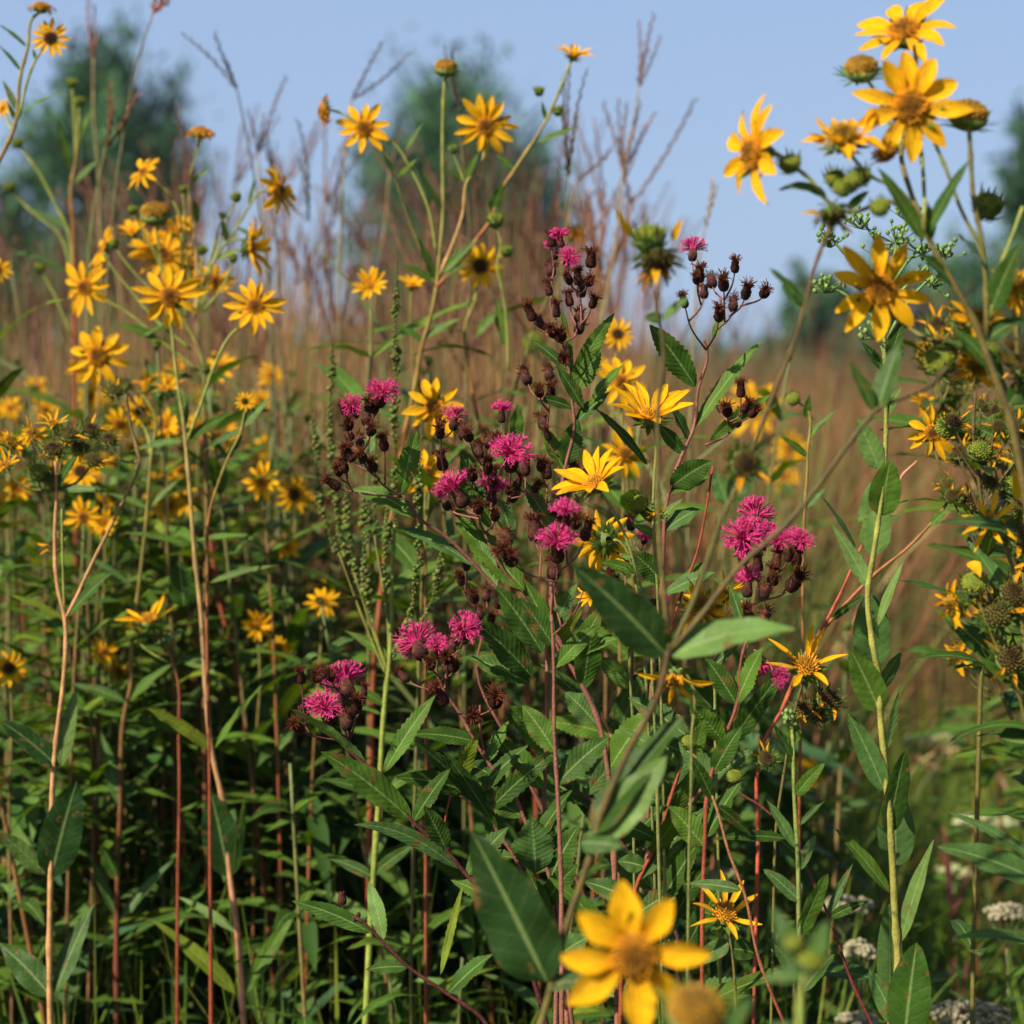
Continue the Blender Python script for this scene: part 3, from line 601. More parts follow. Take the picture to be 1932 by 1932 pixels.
# ---- green seed spikes
p = Plant('seed_spike_plant', 'plant with several long narrow knobbly green seed spikes on a yellow green stem', 'wildflower', 686, 1.75)
p.stem([(745, 985), (742, 1044), (734, 1251), (727, 1321), (714, 1521), (704, 1655), (690, 1932)], 3.4, 7, GRN, (.20, .24, .04), True)
def spike(pts, rr, dd, top=0):
    w = smooth([P(a + R.uniform(-4, 4), b, p.d + dd) for a, b in [(x[0], x[1]) for x in smooth([Vector((*q, 0)) for q in pts], 2)]], 7); mb = MB(); n = len(w)
    tube(mb, w, [1.2 * p.d / F] * n, (.06, .08, .02), 5)
    L2 = sum((w[i] - w[i - 1]).length for i in range(1, n)); k = int(L2 / .0011); a = 0
    for i in range(k):
        t = i / k * (n - 1); j = int(t); q = w[j].lerp(w[min(j + 1, n - 1)], t - j); a += 2.4
        s = rr * 1.25 * p.d / F * min(1, .35 + 3 * i / k) * R.uniform(.35, 1.15) * (.75 + .25 * math.sin(i * .13 + rr))
        o = Vector((math.cos(a), math.sin(a), R.uniform(-.2, .3))); c = jit(R.choice(((.085, .13, .025), (.11, .13, .03), (.06, .10, .02), (.10, .085, .03))), .2); f = len(mb.v)
        t1 = o.orthogonal().normalized(); t2 = o.cross(t1).normalized(); r2 = s * .56
        for lv, rq in ((.15, .6), (.6, 1.1), (1.0, .5)):
            for x in range(4): mb.add(q + o * s * lv + (t1 * math.cos(x * 1.571) + t2 * math.sin(x * 1.571)) * r2 * rq, c)
        for l in range(2):
            for x in range(4): mb.f.append((f + l * 4 + x, f + l * 4 + (x + 1) % 4, f + l * 4 + 4 + (x + 1) % 4, f + l * 4 + 4 + x))
        mb.f.append((f + 8, f + 9, f + 10, f + 11))
    obj('seed_spike', mb.mesh('seed_spike', M_YARROW, p.root.location), p.root)
for pts, rr, dd in [([(750, 490), (748, 640), (745, 760), (742, 990)], 9, 0), ([(625, 610), (624, 760), (628, 900), (642, 1010), (690, 1120)], 10, .06), ([(590, 740), (596, 850), (606, 950), (640, 1050)], 9, .1), ([(795, 790), (790, 950), (782, 1130), (745, 1240)], 8, -.1), ([(686, 915), (690, 1050), (700, 1170)], 11, -.02),
                    ([(736, 930), (732, 1010), (728, 1110)], 10, -.04), ([(845, 1000), (830, 1080), (805, 1160), (738, 1235)], 9, -.05), ([(655, 900), (660, 1000), (668, 1080)], 10, .05), ([(712, 780), (708, 900), (706, 1010)], 8, .08)]: spike(pts, rr, dd)
for a in [((700, 1165), (715, 1215), (730, 1262)), ((728, 1105), (732, 1180), (734, 1240)), ((668, 1080), (700, 1180), (732, 1270)), ((640, 1045), (690, 1180), (732, 1280)), ((706, 1010), (725, 1120), (735, 1200))]: p.stem(a, 2, 2.8, OLV, GRN)
for a in [(734, 1240, 650, 1190, 22, 'm'), (733, 1245, 810, 1200, 22, 'm'), (715, 1500, 600, 1470, 26, 'd'), (716, 1500, 800, 1450, 26, 'm'), (727, 1330, 640, 1290, 24, 'm'), (704, 1650, 790, 1590, 26, 'd'), (703, 1655, 620, 1620, 26, 'd')]: p.leaf(*a, mat=M_IRON)
p.done()

# ------------------------------------------------------------------ ironweed
IG = 'ironweed plants'
def corymb(p, node, heads, r1=2.3, col=IST, main=None):
    """heads: (u, v, kind, size); branches join from the node upward to the nearest branch below each head"""
    heads = heads + [(h[0] + R.uniform(-26, 26), h[1] + R.uniform(-8, 40), 'brown', 28 * R.uniform(.8, 1.15)) for h in heads if R.random() < .32 and h[1] < node[1] - 60]
    nodes_ = [(Vector((node[0], node[1])), node[2] if len(node) > 2 else 0)]
    hs = sorted(heads, key=lambda h: math.hypot(h[0] - node[0], h[1] - node[1]))
    mb = MB()
    for h in hs:
        u, v, kind, s = h[:4]; dz = (h[4] if len(h) > 4 else R.uniform(-.035, .035)) + nodes_[0][1]
        e = Vector((u, v + s * .55)); best = None
        for q, z in nodes_:
            dv = q - e; c = dv.length + (90 if dv.y < 14 else 0) + abs(dv.x) * .8 + (q - nodes_[0][0]).length * .2
            if best is None or c < best[0]: best = (c, q, z)
        q, z0 = best[1], best[2]
        ctl = q.lerp(e, .55) + Vector(((e.x - q.x) * .18, (e.y - q.y) * -.02))
        pts = [P(q.x, q.y, p.d + z0), P(ctl.x, ctl.y, p.d + lerp(z0, dz, .5)), P(e.x, e.y, p.d + dz)]
        w = smooth(pts, 5); n = len(w)
        tube(mb, w, [lerp(r1, 1.3, i / (n - 1)) * p.d / F for i in range(n)], jit(col, .15), 5)
        for i in range(2, n):
            t = i / (n - 1); nodes_.append((Vector((lerp(q.x, e.x, t) + (ctl.x - lerp(q.x, e.x, .5)) * 2 * t * (1 - t), lerp(q.y, e.y, t))), lerp(z0, dz, t))) if t < .75 else None
        tg = (Vector(w[-1]) - Vector(w[-3])).normalized()
        iron_head(p.root, u, v + s * .5, p.d + dz, s * (1.0 if kind != 'pink' else .95), kind, tg + Vector((R.uniform(-.15, .15), -.18, .35)))
    obj('branches', mb.mesh('branches', M_STEM, p.root.location), p.root)
def heads(txt, base=29):
    out = []
    for t in txt.split():
        q = t.split(','); k = {'p': 'pink', 'b': 'brown', 'o': 'ibud'}[q[0]]
        out.append((float(q[1]), float(q[2]), k, base * (float(q[3]) if len(q) > 3 else 1) * R.uniform(.92, 1.08)))
    return out
def il(p, rows):
    for r in rows: p.leaf(*r[:5], r[5], 'iron', mat=M_IRON, **(r[6] if len(r) > 6 else {}))

p = Plant('ironweed_plant', 'tallest central ironweed, a tower of dark brown heads under three magenta flowers', 'ironweed', 1075, 1.52, IG)
p.stem([(1066, 640), (1074, 700), (1080, 761), (1084, 800), (1066, 884), (1058, 930), (1045, 1010), (1040, 1120), (1034, 1230), (1030, 1400), (1026, 1480), (1040, 1640), (1056, 1750), (1070, 1932)], 2.8, 5.5, IST, (.2, .08, .05), True)
corymb(p, (1066, 660), heads('p,1046,474,1.1 p,1060,455,.95 p,1074,482 b,1114,490,1.1 b,1110,522 b,1040,505 b,1076,520 b,1096,546,1.1 b,1037,545 b,1076,565 b,1007,590,1.1 b,1026,608 b,1044,618 b,1091,594 b,1090,612 b,997,573 b,1061,625 b,1050,585 b,1061,660,1.1'))
corymb(p, (1052, 860), heads('b,997,707,1.15 b,1037,702 b,1037,738,1.1 b,1027,792,1.15'))
il(p, [(1087, 741, 1134, 651, 40, 'm'), (1078, 720, 1160, 590, 30, 'm'), (1111, 767, 1178, 687, 26, 'm'), (1100, 770, 1050, 690, 26, 'd'), (1066, 880, 1090, 790, 44, 'd'), (1062, 885, 1020, 800, 30, 'm'), (971, 841, 977, 761, 30, 'm'), (1072, 700, 1000, 640, 22, 'd'), (1078, 720, 1060, 580, 20, 'm'),
       (1048, 990, 1110, 880, 40, 'd'), (1045, 1000, 975, 900, 34, 'b'), (1085, 800, 1150, 740, 30, 'd'), (1080, 770, 1010, 750, 22, 'd'), (1036, 1200, 1090, 1100, 30, 'b'), (1034, 1240, 1100, 1150, 22, 'y'), (1030, 1420, 960, 1330, 44, 'm')])
p.done()

p = Plant('ironweed_plant', 'right hand tall ironweed with one magenta flower above brown heads against the sky', 'ironweed', 1215, 1.55, IG)
p.stem([(1328, 640), (1334, 664), (1318, 734), (1308, 811), (1288, 857), (1262, 930), (1250, 1100), (1230, 1300), (1222, 1600)], 2.6, 5, IST, (.2, .07, .05), True)
p.stem([(1345, 880), (1335, 944), (1315, 1044), (1286, 1120), (1250, 1250)], 2.2, 2.8, RED)
corymb(p, (1332, 660), heads('p,1306,474,1.15 b,1386,500 b,1318,518 b,1345,525 b,1366,530,1.1 b,1328,547 b,1405,545,1.1 b,1440,543,1.1 b,1383,568,1.1 b,1356,588,1.15 b,1293,565'))
corymb(p, (1330, 840), heads('b,1398,735 b,1401,765 b,1350,745 b,1386,790'))
il(p, [(1312, 730, 1225, 612, 50, 'd', dict(nrm=(-.5, -.8, .4))), (1311, 807, 1436, 644, 32, 'm'), (1340, 831, 1455, 744, 26, 'm'), (1345, 640, 1365, 590, 16, 'l'), (1290, 857, 1240, 800, 28, 'd'), (1265, 920, 1345, 870, 50, 'd'), (1262, 930, 1340, 900, 36, 'm'), (1255, 1000, 1320, 960, 40, 'b'), (1221, 877, 1124, 771, 22, 'd'), (1300, 830, 1262, 760, 30, 'd'), (1252, 1100, 1190, 1040, 44, 'd'),
       (1255, 1120, 1350, 1080, 34, 'b'), (1240, 1200, 1180, 1120, 50, 'm'), (1285, 1110, 1330, 1060, 24, 'm')])
p.done()

p = Plant('ironweed_plant', 'ironweed leaning left with a crowded cluster of magenta flowers at the picture centre', 'ironweed', 1165, 1.5, IG)
p.stem([(759, 934), (787, 974), (844, 1014), (891, 1061), (934, 1107), (985, 1150), (1044, 1194), (1077, 1254), (1125, 1350), (1150, 1480), (1160, 1650), (1165, 1932)], 2.8, 6, (.09, .03, .03), (.2, .08, .05), True)
corymb(p, (759, 938), heads('p,716,745,1.35 p,663,760 b,697,759 b,654,768 b,657,794 b,662,817 b,699,804,1.1 b,726,834,1.1 b,687,857 b,706,874 b,654,851 b,652,877 b,681,827 b,690,785'))
p.stem([(905, 985), (940, 1060), (1000, 1140), (1040, 1195)], 2.4, 3, IST)
corymb(p, (915, 1005), heads('p,854,791,1.3 p,946,784,.95 p,963,860,1.75 p,878,932,1.75 p,905,925,1.5 p,926,934,1.5 b,831,811 b,874,811 b,887,817 b,924,829,1.1 b,837,871,1.1 b,891,889 b,927,901,1.2 b,964,925,1.3 b,972,909 b,991,882,1.1 b,1007,911 b,1021,872 b,1032,889 b,1034,942,1.1 b,847,941,1.2 b,934,965,1.1 b,1074,884 b,945,830 b,905,850'))
p.stem([(1041, 1120), (1041, 1191), (1060, 1240)], 2.4, 3, IST)
il(p, [(757, 931, 787, 812, 40, 'm', dict(nrm=(.2, -1, .2))), (787, 977, 660, 925, 38, 'm', dict(sag=.18)), (891, 1066, 745, 995, 32, 'b', dict(sag=.12)), (991, 1115, 858, 985, 60, 'm'), (1024, 1232, 935, 1107, 56, 'd'), (1044, 1215, 985, 1090, 40, 'm'), (1004, 1277, 893, 1172, 62, 'd'), (935, 1110, 900, 1010, 34, 'l'), (1000, 1290, 880, 1240, 44, 'd'),
       (1080, 1260, 1140, 1140, 40, 'm'), (1100, 1300, 1120, 1180, 50, 'd'), (900, 1000, 850, 960, 26, 'm'), (912, 985, 870, 850, 40, 'd'), (930, 1000, 860, 900, 30, 'm'), (965, 1010, 940, 940, 36, 'b'), (1128, 1370, 1066, 1306, 64, 'b'), (1150, 1450, 1230, 1340, 60, 'm'), (1060, 1250, 1180, 1200, 26, 'm')])
p.done()

p = Plant('ironweed_plant', 'ironweed with a big soft magenta flower over black brown heads nearest the camera', 'ironweed', 1050, 1.38, IG)
p.stem([(1041, 1160), (1044, 1230), (1046, 1380), (1052, 1500), (1058, 1640), (1060, 1932)], 2.8, 5.4, IST, (.2, .08, .05), True)
corymb(p, (1043, 1200), heads('p,1052,1034,1.75 p,1067,977,1.35 b,957,1008,1.4 b,971,1042,1.5 b,1011,1000,1.4 b,1044,1075,1.4 b,1101,1002,1.4 b,1101,1095,1.2 b,1085,975,1.2', 29))
il(p, [(1045, 1220, 980, 1130, 40, 'd'), (1046, 1260, 1130, 1180, 34, 'm'), (1050, 1480, 1150, 1390, 50, 'd'), (1048, 1420, 985, 1330, 46, 'm')])
p.done()

p = Plant('ironweed_plant', 'ironweed with three magenta flowers low left of the centre on a bare brown branch', 'ironweed', 1040, 1.5, IG)
p.stem([(821, 1265), (841, 1311), (860, 1335), (897, 1400), (930, 1450), (954, 1475), (1000, 1570), (1037, 1651), (1050, 1932)], 2.4, 5, IST, (.18, .07, .05), True)
corymb(p, (838, 1305), heads('p,797,1214,1.6 p,874,1181,1.35 p,826,1224,1.1 b,814,1244 b,844,1232,1.15 b,841,1254,1.1 b,771,1271 b,850,1215 b,873,1200', 30))
p.stem([(905, 1330), (907, 1385), (915, 1425)], 2, 2.6, IST); corymb(p, (905, 1350), heads('b,841,1308,1.3 b,897,1336,1.4 b,934,1308,1.4', 30))
il(p, [(850, 1505, 903, 1385, 34, 'y', dict(nrm=(.1, -1, .2))), (1024, 1491, 937, 1391, 50, 'm'), (900, 1400, 775, 1385, 34, 'd'), (955, 1480, 880, 1440, 46, 'd'), (920, 1440, 960, 1360, 34, 'm'), (985, 1540, 900, 1500, 40, 'm'), (1010, 1590, 1080, 1490, 40, 'd'), (1011, 1648, 1003, 1540, 76, 'b'), (930, 1600, 925, 1480, 34, 'm'), (1037, 1660, 1090, 1560, 60, 'd')])
p.done()

p = Plant('ironweed_plant', 'low left ironweed on a long slanting maroon stem with two magenta flowers at its end', 'ironweed', 1050, 1.45, IG)
p.stem([(640, 1392), (668, 1425), (727, 1468), (777, 1548), (844, 1608), (880, 1650), (917, 1691), (985, 1790), (1030, 1932)], 2.6, 5.6, MAR, MAR, True)
corymb(p, (680, 1430), heads('p,660,1290,1.6 p,622,1338,1.6 o,575,1345,1.1 b,570,1275 b,598,1268 b,625,1266 b,655,1358,1.2 b,672,1325,1.1', 30), col=(.09, .025, .025))
il(p, [(724, 1458, 822, 1311, 36, 'm', dict(nrm=(-.3, -1, .3))), (777, 1549, 605, 1418, 58, 'm', dict(nrm=(.3, -.9, .6))), (690, 1438, 545, 1336, 32, 'l', dict(nrm=(.2, .4, .8))), (864, 1640, 668, 1556, 30, 'b', dict(sag=.2)), (844, 1610, 800, 1520, 40, 'd'), (880, 1652, 960, 1560, 44, 'd'), (780, 1550, 850, 1450, 34, 'd'), (930, 1700, 850, 1660, 30, 'm')])
p.stem([(850, 1500), (840, 1550), (846, 1606)], 1.8, 2.2, RED); p.done()

p = Plant('ironweed_plant', 'bottom left ironweed stem with only a tiny dark red bud cluster', 'ironweed', 930, 1.42, IG)
p.stem([(664, 1730), (681, 1738), (720, 1775), (767, 1821), (844, 1875), (917, 1932), (935, 2000)], 2.2, 4.8, MAR, MAR, True)
corymb(p, (668, 1736), heads('o,646,1695,1.0 o,651,1728,.6 o,676,1722,.6', 26), col=MAR)
il(p, [(724, 1773, 696, 1662, 32, 'l'), (831, 1841, 874, 1668, 16, 'y'), (700, 1760, 550, 1700, 34, 'd'), (770, 1825, 690, 1830, 30, 'd'), (845, 1875, 930, 1800, 40, 'd')]); p.done()

p = Plant('ironweed_plant', 'right ironweed with a tight bouquet of magenta flowers crossed by the slanting brown stem', 'ironweed', 1330, 1.42, IG)
p.stem([(1415, 1190), (1400, 1240), (1390, 1330), (1365, 1400), (1340, 1470), (1330, 1600), (1325, 1932)], 2.6, 5, (.12, .04, .03), RED, True)
corymb(p, (1412, 1210), heads('p,1421,977,1.6 p,1401,1012,1.75 p,1437,1020,1.3 p,1470,1022,1.25 p,1508,1022,1.3 p,1410,1107,1.3 b,1405,1046,1.2 b,1431,1064,1.1 b,1462,1058,1.1 b,1501,1052,1.2 b,1455,1085,1.2 b,1488,1090,1.4 b,1438,1110,1.2 b,1413,1150,1.2 b,1440,1162,1.3 p,1425,1214,1.1 p,1460,1255', 29))
il(p, [(1412, 1215, 1375, 1100, 26, 'd'), (1390, 1330, 1330, 1240, 40, 'd'), (1388, 1330, 1440, 1220, 44, 'm'), (1365, 1400, 1300, 1330, 50, 'm'), (1345, 1460, 1400, 1370, 40, 'd'), (1342, 1470, 1280, 1400, 40, 'b'), (1400, 1240, 1430, 1300, 26, 'd'), (1332, 1580, 1400, 1470, 50, 'd'), (1330, 1600, 1260, 1520, 50, 'm')]); p.done()

p = Plant('ironweed_plant', 'slim ironweed with small magenta buds behind the thin green upright stem', 'ironweed', 1200, 1.62, IG)
p.stem([(1200, 1120), (1195, 1200), (1190, 1350), (1200, 1700)], 2.4, 4.5, IST, RED, True)
corymb(p, (1200, 1140), heads('p,1214,1011,1.0 p,1165,1012,.9 p,1226,1126,1.0 b,1192,988 b,1180,1050 b,1152,1070 b,1160,1090 o,1140,1110', 27))
p.stem([(915, 1180), (900, 1260), (960, 1400), (1060, 1600), (1150, 1800)], 2, 4, IST); corymb(p, (915, 1190), heads('b,873,1090 b,896,1122 b,918,1120 b,905,1155 b,880,1060 b,925,1160', 26))
il(p, [(1196, 1190, 1130, 1110, 36, 'd'), (1194, 1220, 1260, 1140, 30, 'b'), (1192, 1300, 1130, 1240, 40, 'm'), (1192, 1320, 1270, 1250, 40, 'd')]); p.done()

# bare red brown lower stems and filler leaves of the ironweed clump
for lab, pts, c, dd in [('brown ironweed stalk rising left of the paired stalks in the lower centre', [(880, 1480), (905, 1520), (960, 1600), (1012, 1690), (1060, 1800), (1080, 1932)], IST, 1.5), ('hairy ironweed stalk slanting behind the brown branch in the lower centre', [(1130, 1340), (1160, 1400), (1215, 1560), (1255, 1700), (1290, 1932)], TAN, 1.62),
                    ('bright red ironweed stalk right of the large upright leaf', [(1310, 1370), (1290, 1430), (1260, 1520), (1235, 1600), (1205, 1660), (1180, 1760), (1170, 1932)], RED, 1.45), ('dark ironweed stalk crossing low towards the bottom yellow flower', [(1060, 1480), (1130, 1520), (1180, 1600), (1235, 1680), (1290, 1800), (1310, 1932)], (.10, .03, .03), 1.55),
                    ('ironweed stalk at the right edge of the clump bending to the red fork', [(1420, 1330), (1330, 1480), (1270, 1560), (1230, 1640), (1200, 1800)], (.2, .07, .05), 1.6)]:
    p = Plant('ironweed_stalk', lab, 'ironweed', pts[-1][0], dd, IG)
    w = p.stem(pts, 3.2, 5, c, c, True)
    for i in range(14):
        q = w[min(len(w) - 1, 2 + int(i * (len(w) - 8) / 14))]; u = q.x * F / p.d + 966; v = V0 - (q.z - H) * F / p.d
        sg = 1 if i % 2 else -1
        p.leaf(u, v, u + sg * R.uniform(50, 150), v - R.uniform(-10, 160), R.uniform(28, 48), R.choice('dmdbdm'), 'iron', mat=M_IRON, dz=R.uniform(-.5, .6))
    p.done()

# ------------------------------------------------------------------ rosinweed (broad paired leaves, nearer the camera)
RG = 'rosinweed plants'
p = Plant('rosinweed_plant', 'brown forked rosinweed crossing the centre right with two broad leaves at its fork', 'rosinweed', 990, 1.13, RG)
p.stem([(1262, 1226), (1244, 1305), (1184, 1421), (1127, 1565), (1117, 1605), (1101, 1655), (1057, 1788), (1037, 1875), (1021, 1932), (1000, 2100)], 6.0, 7.6, (.055, .030, .010), (.10, .082, .018), True, seg=9)
p.stem([(1237, 548), (1240, 585), (1251, 644), (1241, 777), (1241, 877), (1244, 1011), (1257, 1177), (1262, 1228)], 3.6, 5, (.05, .03, .012), OLV, seg=9)
p.stem([(1790, 690), (1755, 727), (1705, 750), (1655, 773), (1638, 791), (1570, 880), (1501, 971), (1388, 1077), (1320, 1165), (1264, 1228)], 4.2, 5.6, (.048, .031, .009), (.075, .052, .014), seg=9)
p.stem([(1565, 430), (1541, 493), (1521, 567), (1505, 627), (1455, 754), (1425, 837), (1390, 920), (1368, 964), (1310, 1130), (1266, 1226)], 3.4, 5.2, (.075, .036, .011), (.07, .06, .014), seg=9)
p.stem([(1408, 895), (1392, 920), (1380, 945)], 4, 5, OLV)
p.head(1240, 492, 50, 'seed', (0, -.6, -.6), seed=1); p.head(1224, 446, 44, 'bud', (-.1, -.2, 1), seed=1); p.head(1405, 875, 44, 'seed', (.2, -1, .1), seed=2); p.head(1572, 405, 40, 'seed', (.1, -.5, -.8), seed=3)
def ray(p, u, v, tu, tv, w, bend=.2, dd=0):
    """one leftover ray hanging from a head"""
    b, t = P(u, v, p.d + dd), P(tu, tv, p.d + dd - .01); mb = MB(); leaf(mb, b, t, w * p.d / F, YEL, 'lance', (0, -1, .3), bend, .3, .03, 8, 2); obj('petal', mb.mesh('petal', M_PETAL, p.root.location), p.root)
ray(p, 1192, 446, 1160, 382, 16, -.15); ray(p, 1268, 455, 1288, 412, 18, .1); ray(p, 1237, 505, 1237, 540, 18); ray(p, 1550, 407, 1510, 405, 12)
for a in [(1256, 1236, 1080, 1066, 92, 'k', 'broad', dict(nrm=(-.5, -.75, .6), sag=.06, dz=-.15)), (1268, 1236, 1502, 1188, 74, 'l', 'broad', dict(nrm=(.1, -.85, .75), sag=.14, dz=-.1)), (1132, 1572, 1258, 1426, 84, 'l', 'broad', dict(nrm=(-.3, -.9, .4), sag=-.05, dz=-.1, fold=.12)), (1118, 1575, 1290, 1350, 84, 'd', 'broad', dict(nrm=(-.6, -.8, .3), dz=.1)),
          (1031, 1852, 890, 1568, 140, 'k', 'broad', dict(nrm=(-.1, -1, .2), dz=.05, sag=.03)), (1095, 1590, 1175, 1598, 44, 'd', 'ovate', dict(nrm=(0, -1, .2))), (1250, 602, 1215, 600, 26, 'd', 'ovate', {}), (1254, 602, 1300, 560, 24, 'b', 'ovate', {}), (1655, 778, 1700, 640, 46, 'd', 'broad', {}), (1650, 775, 1602, 680, 24, 'd', 'broad', {}),
          (1518, 575, 1450, 505, 26, 'd', 'broad', {}), (1515, 580, 1475, 540, 18, 'b', 'broad', {}), (1380, 940, 1430, 870, 48, 'b', 'broad', dict(d=.04)), (1372, 950, 1350, 890, 40, 'b', 'broad', dict(d=.04)), (1033, 1860, 1120, 1850, 34, 'd', 'broad', {})]: p.leaf(*a[:7], **a[7])
p.done()

p = Plant('rosinweed_plant', 'out of focus rosinweed at the bottom with a large eight rayed flower nearest the camera', 'rosinweed', 1230, .98, RG)
tips = [(1057, 1685), (1167, 1651), (1267, 1695), (1308, 1790), (1270, 1880), (1212, 1945), (1062, 1898), (1040, 1818)]
ms = mk_head('rosin', 77, [math.atan2(-(y - 1801), x - 1197) for x, y in tips], 1.25)
p.head(1197, 1801, 152, 'rosin', (0, -1, .02), spin=0, meshes=ms, name='flower_head')
o = [c for c in p.root.children][-1]; o.rotation_quaternion = Matrix(((1, 0, 0), (0, 0, -1), (0, 1, 0))).to_quaternion()
p.stem([(1197, 1808, .035), (1205, 1850, .08), (1225, 1932, .1), (1230, 2200, .05)], 5, 7, GRN, OLV, True); p.done()
p = Plant('rosinweed_plant', 'very blurred ochre seed head cut by the bottom edge with pale green leaves', 'rosinweed', 1330, .86, RG)
p.stem([(1312, 1930), (1318, 1990), (1330, 2200)], 6, 8, GRN, OLV, True); p.head(1312, 1912, 84, 'disc', (0, -.45, 1), seed=0); p.leaf(1335, 2010, 1500, 1930, 50, 'b', 'broad'); p.leaf(1330, 2010, 1420, 1880, 46, 'b', 'broad'); p.done()
p = Plant('rosinweed_plant', 'very blurred pale green bud between two pointed leaves at the lower right', 'rosinweed', 1500, .88, RG)
p.stem([(1530, 1825), (1515, 1860), (1508, 1932), (1500, 2200)], 7, 9, (.16, .2, .04), (.16, .2, .04), True); p.head(1530, 1808, 40, 'bud', (.1, -.5, .8), seed=0); p.head(1497, 1780, 24, 'bud', (-.3, -.5, .8), seed=2)
p.leaf(1515, 1830, 1455, 1710, 44, 'b', 'broad'); p.leaf(1530, 1830, 1562, 1735, 40, 'b', 'broad'); p.leaf(1512, 1840, 1440, 1850, 36, 'b', 'broad'); p.done()

# top right rosinweed group
p = Plant('rosinweed_plant', 'tallest rosinweed at the upper right with the largest yellow flowers against the sky', 'rosinweed', 1960, 1.16, RG)
p.stem([(1718, 222, .03), (1700, 285, .03), (1718, 360, .02), (1740, 420), (1755, 455), (1798, 533), (1835, 600), (1870, 690), (1905, 790), (1925, 880), (1950, 1050)], 4.6, 8, OLV, (.10, .07, .02), True, seg=9)
p.stem([(1440, 285), (1470, 293), (1500, 315), (1530, 340), (1560, 378), (1600, 400), (1680, 380), (1745, 440)], 4, 4, GRN, OLV)
p.stem([(1725, 85), (1728, 130, .05), (1735, 250, .05), (1742, 330, .03), (1745, 420)], 3.4, 4, GRN); p.stem([(1630, 140), (1665, 200, .04), (1700, 290, .04)], 3.4, 4, GRN)
p.stem([(1828, 240), (1832, 310), (1838, 380), (1850, 440), (1858, 500), (1862, 640)], 4.4, 5, OLV); p.stem([(1600, 285), (1640, 330), (1700, 360), (1735, 420)], 3.6, 4, GRN); p.stem([(1760, 260), (1785, 320), (1815, 400), (1850, 470), (1862, 560)], 3.6, 4, GRN, OLV)
p.stem([(1930, 390), (1905, 460), (1885, 510), (1868, 600)], 4, 4.4, (.16, .18, .04))
p.head(1424, 287, 112, 'rosin', (-.93, -.40, .04), spin=.3, seed=0); p.head(1718, 202, 116, 'rosin', (-.12, -1, .1), spin=.9, seed=3); p.head(1706, 60, 108, 'rosin', (-.38, -.62, .68), spin=2.2, seed=2, dd=.05)
p.head(1625, 132, 50, 'disc', (-.1, -.45, 1), seed=1, dd=.04); p.head(1826, 220, 58, 'disc', (.15, -.35, 1), seed=0, dd=.02); p.head(1590, 262, 92, 'shag', (-.1, -.6, .7), seed=1); p.head(1490, 308, 28, 'bud', (-.3, -.6, .6), seed=1)
for h in [(1575, 335), (1610, 340), (1590, 352), (1625, 330), (1660, 390)]: p.head(*h, 26, 'bud', (R.uniform(-.5, .5), -.5, .6), dd=R.uniform(-.02, .02))
p.head(1672, 290, 40, 'wilt', (.2, -.5, -.6)); p.head(1865, 385, 40, 'bud', (.1, -.6, .8), dd=.05)
ray(p, 1655, 215, 1628, 240, 14, .6); ray(p, 1660, 225, 1630, 255, 16, .6)
for a in [(1742, 452, 1655, 315, 30, 'm', 'broad', {}), (1745, 448, 1832, 298, 26, 'd', 'broad', {}), (1560, 372, 1468, 360, 22, 'd', 'broad', dict(sag=.3)), (1600, 395, 1640, 360, 18, 'd', 'broad', {}), (1798, 533, 1735, 480, 40, 'd', 'broad', {}), (1860, 500, 1800, 440, 50, 'b', 'broad', {}), (1868, 590, 1925, 460, 46, 'd', 'broad', {}), (1862, 640, 1932, 600, 40, 'd', 'broad', {}), (1755, 455, 1750, 380, 34, 'd', 'broad', {}), (1870, 690, 1800, 620, 36, 'd', 'broad', {})]: p.leaf(*a[:7], **a[7])
p.done()
p = Plant('rosinweed_plant', 'right rosinweed with a broad rayed flower just above the leafy goldenrod stem', 'rosinweed', 1960, 1.2, RG)
p.stem([(1663, 560, .02), (1690, 600, .05), (1750, 640, .04), (1830, 660, .03), (1890, 720, .02), (1912, 800), (1932, 900), (1948, 1100)], 4.4, 7, OLV, DKB, True)
p.head(1661, 545, 104, 'rosin', (-.05, -1, .12), spin=.25, seed=0); p.head(1845, 610, 78, 'shag', (.1, -.6, .7), seed=2); p.head(1915, 540, 80, 'shag', (.2, -.8, .5), seed=0); p.head(1770, 680, 44, 'bud', (-.3, -.6, .6), seed=0, dd=.02); p.head(1840, 690, 60, 'shag', (-.2, -.7, -.4), seed=3, dd=.02); p.head(1935, 690, 50, 'seed', (.1, -.6, .8))
p.stem([(1915, 560), (1920, 640), (1918, 740)], 4, 5, OLV)
for a in [(1890, 715, 1830, 640, 34, 'd', 'broad', {}), (1905, 760, 1960, 700, 40, 'd', 'broad', {}), (1850, 670, 1780, 640, 22, 'd', 'broad', {})]: p.leaf(*a[:7], **a[7])
p.done()
p = Plant('rosinweed_plant', 'right edge rosinweed of long drooping leaves, ragged seed heads and a half spent flower', 'rosinweed', 1990, 1.3, RG)
p.stem([(1872, 985, .02), (1900, 1040, .02), (1925, 1150), (1940, 1300), (1955, 1500)], 3.8, 6, OLV, OLV, True); p.stem([(1838, 1115), (1860, 1170), (1890, 1240), (1932, 1330)], 3.4, 4.5, OLV); p.stem([(1905, 1260), (1925, 1320), (1945, 1400)], 3.4, 4.5, OLV); p.stem([(1855, 1090, .03), (1885, 1190, .02), (1900, 1280)], 5, 6, (.12, .08, .02))
